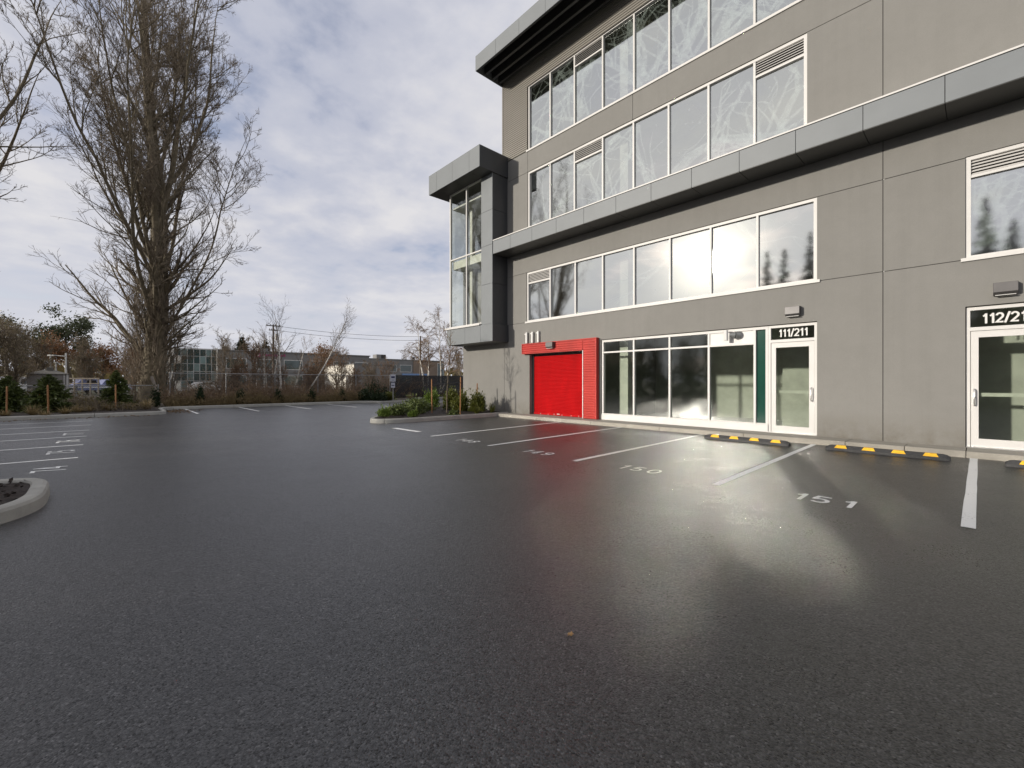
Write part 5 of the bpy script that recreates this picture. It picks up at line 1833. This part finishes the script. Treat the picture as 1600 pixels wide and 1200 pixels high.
# ------------------------------------------------------------------ sign
sx_, sy_ = -27.15, 14.15
sg = thing('parking_sign', 'small white parking notice with second panel on a thin post', 'sign', (sx_, sy_, 0.12), YAW + rad(8))
MB().tube([(0, 0, 0), (0, 0, 1.95)], 0.03, 8).build('post', M['galv'], sg)
p1 = MB().box(-0.17, 0.17, -0.045, -0.032, 1.32, 1.80).build('sign_panel', M['sign_white'], sg)
p2 = MB().box(-0.13, 0.13, -0.045, -0.032, 0.90, 1.27).build('sign_panel', M['sign_white'], sg)
MB().box(-0.12, 0.12, -0.052, -0.046, 1.55, 1.68).build('notice_print', M['sign_blue'], p1)
MB().box(-0.12, 0.12, -0.052, -0.046, 1.22, 1.255).build('notice_print', M['sign_blue'], p2)
MB().box(-0.10, 0.10, -0.052, -0.046, 1.03, 1.09).build('notice_print', M['sign_blue'], p2)
MB().box(-0.10, 0.10, -0.052, -0.046, 1.40, 1.43).build('notice_print', M['sign_blue'], p1)

# ------------------------------------------------------------------ far buildings
def win_wall_x(par, X, ylist, z0, z1, glass, frame=0.12, proud=0.03):
    for a, b in ylist:
        wf = MB().box(X, X + proud, a, b, z0, z1).build('window', M['far_frame'], par)
        MB().box(X + proud, X + proud + 0.01, a + frame, b - frame, z0 + frame, z1 - frame).build('pane', glass, wf)


fa = thing('far_office', 'long grey two storey office with glazed left end beyond the fence', 'building', (-85, 0, 0))
MB().box(-20, 0, 13.0, 39, 0, 6.6).build('wall', M['far_grey'], fa)
MB().box(-20, 0.15, 12.8, 39.2, 6.602, 6.8).build('parapet', M['far_grey'], fa)
win_wall_x(fa, 0, [(14.2, 17.2), (18.6, 21.8), (23, 26.2), (27.4, 30.6), (31.8, 35), (36, 38.6)], 3.6, 5.4, M['far_glass'])
win_wall_x(fa, 0, [(14.2, 17.2), (18.6, 21.8), (23, 26.2), (27.4, 30.6), (31.8, 35), (36, 38.6)], 0.5, 2.6, M['far_glass'])
MB().box(0, 0.02, 13.0, 39, 3.0, 3.06).build('string_course', M['joint'], fa)
gl = MB().box(-20, 0.6, 5.0, 12.9, 0, 6.75).build('glazed_bay', M['far_frame'], fa)
yy_ = [5.0, 5.8, 6.6, 7.4, 8.2, 9.0, 9.8, 10.6, 11.4, 12.15, 12.9]
for i, (a, b) in enumerate(zip(yy_[:-1], yy_[1:])):
    for j, (c_, d_) in enumerate(((0.3, 1.6), (1.6, 3.1), (3.1, 4.3), (4.3, 5.5), (5.5, 6.6))):
        mm = 'far_glass' if (i * 3 + j * 5) % 4 else 'far_glass_light'
        if i < 4 and (i + j) % 3 == 0:
            mm = 'far_white'
        MB().box(0.6, 0.64, a + .05, b - .05, c_ + .04, d_ - .04).build('pane', M[mm], gl)
MB().box(0.6, 0.75, 12.75, 12.95, 0, 6.9).build('white_fin', M['far_white'], gl)
# round maroon emblem and lettering band on the parapet
MB().tube([(0.0, 18.9, 6.1), (0.08, 18.9, 6.1)], 0.42, 14).build('emblem', M['magenta'], fa)
MB().tube([(0.08, 18.9, 6.1), (0.10, 18.9, 6.1)], 0.2, 10).build('emblem_mark', M['far_white'], fa)
for i in range(9):
    MB().box(0.0, 0.06, 19.6 + i * 0.42, 19.6 + i * 0.42 + 0.28, 5.95, 6.25 + (0.12 if i % 4 == 0 else 0)).build('sign_letter', M['magenta'], fa)
for y in (20, 33):
    MB().box(-6, -4.5, y, y + 1.6, 6.8, 7.6).build('roof_unit', M['far_grey'], fa)

fw_ = thing('white_store_building', 'low sunlit white building behind the scrub', 'building', (-66.5, 28, 0))
MB().box(-12.5, 0, 0, 6, 0, 4.15).build('wall', M['far_white'], fw_)
MB().box(0.002, 0.05, 0.02, 6, 0, 4.15).build('end_wall', M['far_grey'], fw_)
MB().box(-12.6, 0.1, -0.08, 6.1, 4.152, 4.3).build('roof', M['far_grey'], fw_)
MB().box(-3, -1.2, -0.03, -0.002, 0, 2.4).build('door', M['far_grey'], fw_)

fb = thing('brown_office', 'flat roofed office with brown right half beyond the screened fence', 'building', (-110, 50, 0))
MB().box(-20, 0, 0, 13.5, 0, 7.5).build('wall', M['far_grey'], fb)
MB().box(-20, 0.25, 13.5, 24, 0, 7.4).build('brown_wall', M['far_brown'], fb)
MB().box(-20, 0.1, -0.1, 24.1, 7.51, 7.75).build('parapet', M['far_grey'], fb)
win_wall_x(fb, 0, [(0.8, 2.6), (3.2, 5.0), (5.6, 8.4), (9.4, 13.0)], 4.2, 6.2, M['far_glass'])
win_wall_x(fb, 0, [(5.6, 13.0)], 1.2, 3.2, M['far_glass_light'])
MB().box(0.0, 0.3, 10, 18, 3.3, 3.8).build('blue_canopy', M['far_blue'], fb)
win_wall_x(fb, 0.25, [(21.5, 23.8)], 1.0, 7.0, M['far_glass'])
ru = MB().box(-8, -5.6, 5.2, 8.0, 7.75, 9.2).build('roof_unit', M['far_grey'], fb)
MB().box(-5.598, -5.55, 6.6, 8.0, 7.76, 9.2).build('roof_unit_grille', M['dark'], ru)
MB().box(-8, -7.2, 17.5, 18.3, 8.3, 9.0).build('roof_lamp', M['dark'], fb)
MB().tube([(-7.6, 17.9, 7.7), (-7.6, 17.9, 8.4)], 0.08, 6).build('roof_lamp_post', M['dark'], fb)

# ------------------------------------------------------------------ poles and wires
def utility_pole(pxx, dist, H, label, arm):
    x, y = at(pxx, dist)
    t = thing('utility_pole', label, 'utility pole', (x, y, 0), 0, 'utility poles beyond the fence')
    MB().tube([(0, 0, 0), (0, 0, H)], [0.16, 0.11], 8).build('pole', M['pole_wood'], t)
    if arm:
        for z, w2 in ((H - 0.15, 0.9), (H - 0.75, 0.55)):
            MB().box(-0.06, 0.06, -w2, w2, z - 0.06, z + 0.06).build('cross_arm', M['pole_wood'], t)
            for yy in (-w2 + .1, -w2 * .4, w2 * .4, w2 - .1):
                MB().tube([(0, yy, z + .06), (0, yy, z + .22)], 0.05, 6).build('insulator', M['galv'], t)
        MB().tube([(0.2, 0.35, H - 2.1), (0.2, 0.35, H - 1.2)], 0.22, 10).build('transformer', M['galv'], t)
    return Vector((x, y, H))


pa = utility_pole(427, 60, 9.3, 'timber utility pole with cross arms above the far office', True)
pb = utility_pole(657, 68, 8.6, 'plain tall pole beside the weeping birch', False)
pc = Vector((*at(180, 62), 9.4))
wires = [(pa, pb, -0.1), (pa, pb, -0.7), (pb, Vector((*at(760, 80), 8.8)), -0.1)]
for i, (a, b, dz) in enumerate(wires):
    pts = []
    for k in range(17):
        s = k / 16
        p = a.lerp(b, s)
        p.z += dz - 1.0 * (1 - (2 * s - 1) ** 2) * 0.4
        pts.append(p)
    o = MB().tube(pts, 0.022, 4).build('overhead_wire', M['black_metal'])
    tag(o, ['top overhead wire from the utility pole to the plain pole', 'lower overhead wire from the utility pole to the plain pole', 'overhead wire running right from the plain pole behind the building'][i], 'wire')


def lamp_post(pxx, dist, H, label, arm):
    x, y = at(pxx, dist)
    t = thing('lamp_post', label, 'lamp post', (x, y, 0), YAW)
    MB().tube([(0, 0, 0), (0, 0, H)], [0.10, 0.07], 8).build('pole', M['far_frame'], t)
    if arm:
        MB().tube([(0, 0, H - 0.35), (-1.4, 0, H - 0.25)], 0.045, 6).build('arm', M['far_frame'], t)
        MB().box(-1.9, -1.2, -0.16, 0.16, H - 0.32, H - 0.2).build('lamp_head', M['far_frame'], t)
    else:
        MB().box(-0.14, 0.14, -0.14, 0.14, H - 0.02, H + 0.10).build('lamp_head', M['far_frame'], t)


lamp_post(103, 48, 4.6, 'pale lamp post with an arm to the left at the shed corner', True)
lamp_post(79, 52, 4.6, 'plain pale post rising behind the shed roof', False)
lamp_post(87.5, 50, 3.6, 'thin short post behind the shed roof', False)
x, y = at(351, 62)
t = thing('floodlight_post', 'dark floodlight on a post before the far office windows', 'lamp post', (x, y, 0), YAW)
MB().tube([(0, 0, 0), (0, 0, 6.0)], 0.06, 8).build('pole', M['black_metal'], t)
MB().box(-0.28, 0.28, -0.2, 0.2, 5.9, 6.4).build('lamp_head', M['black_metal'], t)
x, y = at(265, 40)
t = thing('lamp_post', 'slim white pole right of the poplar trunk', 'lamp post', (x, y, 0), YAW)
MB().tube([(0, 0, 0), (0, 0, 4.4)], 0.05, 8).build('pole', M['far_white'], t)
MB().box(-0.09, 0.09, -0.09, 0.09, 4.39, 4.47).build('pole_cap', M['far_white'], t)

# shed ---------------------------------------------------------------------------------
x, y = at(75, 42)
sh = thing('shed', 'grey flat walled shed with low hipped roof behind the wide spruce', 'shed', (x, y, 0), YAW + rad(44))
MB().box(-1.36, 1.36, 0, 2.6, 0, 2.18).build('wall', M['shed_wall'], sh)
rf = MB()
rf.v += [(-1.5, -0.15, 2.19), (1.5, -0.15, 2.19), (1.5, 2.75, 2.19), (-1.5, 2.75, 2.19), (-0.2, 1.3, 2.64), (0.2, 1.3, 2.64)]
rf.f += [(0, 1, 5, 4), (1, 2, 5), (2, 3, 4, 5), (3, 0, 4), (3, 2, 1, 0)]
rfo = rf.build('roof', M['shed_roof'], sh)
MB().box(-0.15, 0.30, 0.9, 1.3, 2.45, 2.85).build('roof_vent', M['shed_roof'], rfo)
MB().box(1.05, 1.13, -0.05, -0.002, 0, 2.18).build('downpipe', M['far_frame'], sh)
MB().box(1.24, 1.36, -0.04, -0.003, 0, 2.18).build('corner_board', M['far_frame'], sh)

# low timber rail ------------------------------------------------------------------------
x, y = at(128, 46)
tr_ = thing('timber_rail', 'low timber rail fence behind the blue truck', 'fence', (x, y, 0), YAW)
for k in range(5):
    MB().box(-1.7 + k * 0.85, -1.6 + k * 0.85, -0.05, 0.05, 0, 1.85).build('post', M['timber'], tr_)
MB().box(-1.8, 1.9, -0.08, -0.051, 1.72, 1.84).build('rail', M['timber'], tr_)
MB().box(-1.8, 1.9, -0.08, -0.051, 1.2, 1.3).build('rail', M['timber'], tr_)


# parked vehicles ---------------------------------------------------------------------------
def vehicle(name, label, cat, pxx, dist, rz, paint, prof, wins, wheels, wid=1.8, stripe=None):
    x, y = at(pxx, dist)
    t = thing(name, label, cat, (x, y, 0), rz)
    MB().prism(prof, 'y', -wid / 2, wid / 2).build('body', M[paint], t, bevel=0.03)
    for (a, b, c_, d_) in wins:
        for s in (-1, 1):
            yy = s * (wid / 2 + 0.004)
            MB().poly([(a, yy, c_), (b, yy, c_), (b - 0.12, yy, d_), (a + 0.12, yy, d_)]).build('window', M['car_glass'], t)
    for wx in wheels:
        for s in (-1, 1):
            wh = MB().tube([(wx, s * (wid / 2 - 0.12), 0.36), (wx, s * (wid / 2 + 0.03), 0.36)], 0.36, 18).build('wheel', M['tyre'], t)
            MB().tube([(wx, s * (wid / 2 + 0.031), 0.36), (wx, s * (wid / 2 + 0.04), 0.36)], 0.21, 12).build('rim', M['far_frame'], wh)
    if stripe:
        for s in (-1, 1):
            MB().box(prof[0][0] + .1, max(p[0] for p in prof) - .1, s * wid / 2 - .006 if s < 0 else wid / 2, -wid / 2 if s < 0 else wid / 2 + .006, 0.72, 0.86).build('side_stripe', M[stripe], t)
    xe = max(p[0] for p in prof)
    for s in (-1, 1):
        MB().box(xe - 0.02, xe + 0.012, s * 0.62 - 0.14, s * 0.62 + 0.14, 0.72, 0.88).build('headlight', M['far_white'], t)
    return t


pick = [(-2.6, 0.42), (2.55, 0.42), (2.6, 0.95), (1.2, 1.08), (0.75, 1.72), (-0.75, 1.75), (-0.95, 1.1), (-2.6, 1.1)]
van = [(-2.4, 0.4), (2.5, 0.4), (2.52, 0.95), (1.75, 1.15), (1.15, 1.92), (-2.3, 1.98), (-2.42, 1.2)]
vehicle('parked_truck', 'blue pickup truck parked behind the low fence, next to the shed', 'truck', 136, 52, YAW + PI + rad(60), 'car_blue', pick, [(-0.65, 0.35, 1.15, 1.62)], (-1.6, 1.65), 1.9, 'car_white')
vehicle('parked_truck', 'blue pickup truck half hidden behind the poplar spruce', 'truck', 168, 56, YAW + PI + rad(75), 'car_blue', pick, [(-0.65, 0.35, 1.15, 1.62)], (-1.6, 1.65), 1.9, 'car_white')
vehicle('parked_van', 'white van parked left of the shed', 'van', 30, 47, YAW + rad(75), 'car_white', van, [(-1.9, -0.6, 1.2, 1.75), (-0.4, 1.3, 1.2, 1.75)], (-1.5, 1.6), 1.9)
vehicle('parked_car', 'pale car parked before the glazed end of the far office', 'car', 322, 66, YAW + rad(70), 'far_frame', [(-2.2, 0.35), (2.2, 0.35), (2.25, 0.85), (1.2, 0.98), (0.5, 1.42), (-1.1, 1.44), (-1.9, 1.0), (-2.25, 0.9)], [(-1.2, 0.6, 1.0, 1.38)], (-1.35, 1.4), 1.75)

# ------------------------------------------------------------------ litter
def leaf_on_ground(x, y, s, rz, label):
    m_ = MB()
    out = [(0, -1), (.35, -.7), (.8, -.75), (.6, -.25), (1, .2), (.5, .35), (.3, .95), (0, .6), (-.4, .9), (-.5, .3), (-1, .1), (-.6, -.3), (-.75, -.8), (-.3, -.65)]
    c_ = len(out)
    m_.v += [(a * s, b * s, 0.006 + 0.012 * abs(math.sin(3 * a + b))) for a, b in out] + [(0, 0, 0.016)]
    for i in range(c_):
        m_.f.append((i, (i + 1) % c_, c_))
    m_.poly([(-.03 * s, -1 * s, .008), (.03 * s, -1 * s, .008), (.05 * s, -1.7 * s, .02), (-.01 * s, -1.7 * s, .02)])
    o = m_.build('fallen_leaf', M['leaf_litter'], loc=(x, y, 0.002))
    o.rotation_euler = (0.1, -0.15, rz)
    return tag(o, label, 'leaf', 'fallen leaves')


leaf_on_ground(-1.538, 1.865, 0.020, 0.6, 'small tan leaf lying alone on the asphalt in the foreground')
rg = np.random.default_rng(77)
lv = []
n_ = 420
c = np.concatenate([np.column_stack([rg.uniform(-24.0, -23.2, 160) + 0.0, rg.uniform(-7, 1.5, 160), np.full(160, 0.012)]), np.column_stack([rg.normal(-26.4, 1.0, 260), rg.normal(2.35, 0.35, 260), np.full(260, 0.012)])])
V, F = leaf_quads(rg, c, 0.06, 0, flat=0.85)
V[:, 2] = np.maximum(V[:, 2], 0.006)
put('leaf_litter', np_mesh('leaf_litter', V, F, M['dead']), kind='stuff')
c = np.column_stack([rg.uniform(-9, 1, 90), rg.uniform(0.5, 8, 90), np.full(90, 0.008)])
V, F = leaf_quads(rg, c, 0.007, 0, flat=0.7)
V[:, 2] = np.maximum(V[:, 2], 0.003)
put('grit', np_mesh('grit', V, F, M['kerb']), kind='stuff')
# bark chips over the near bed
c = np.column_stack([rg.uniform(-8.4, -6.55, 900), rg.uniform(-4, -0.75, 900), rg.uniform(0.12, 0.15, 900)])
V, F = leaf_quads(rg, c, 0.045, 0, flat=0.6, elong=1.3)
put('bark_chips', np_mesh('bark_chips', V, F, M['mulch']), kind='stuff')
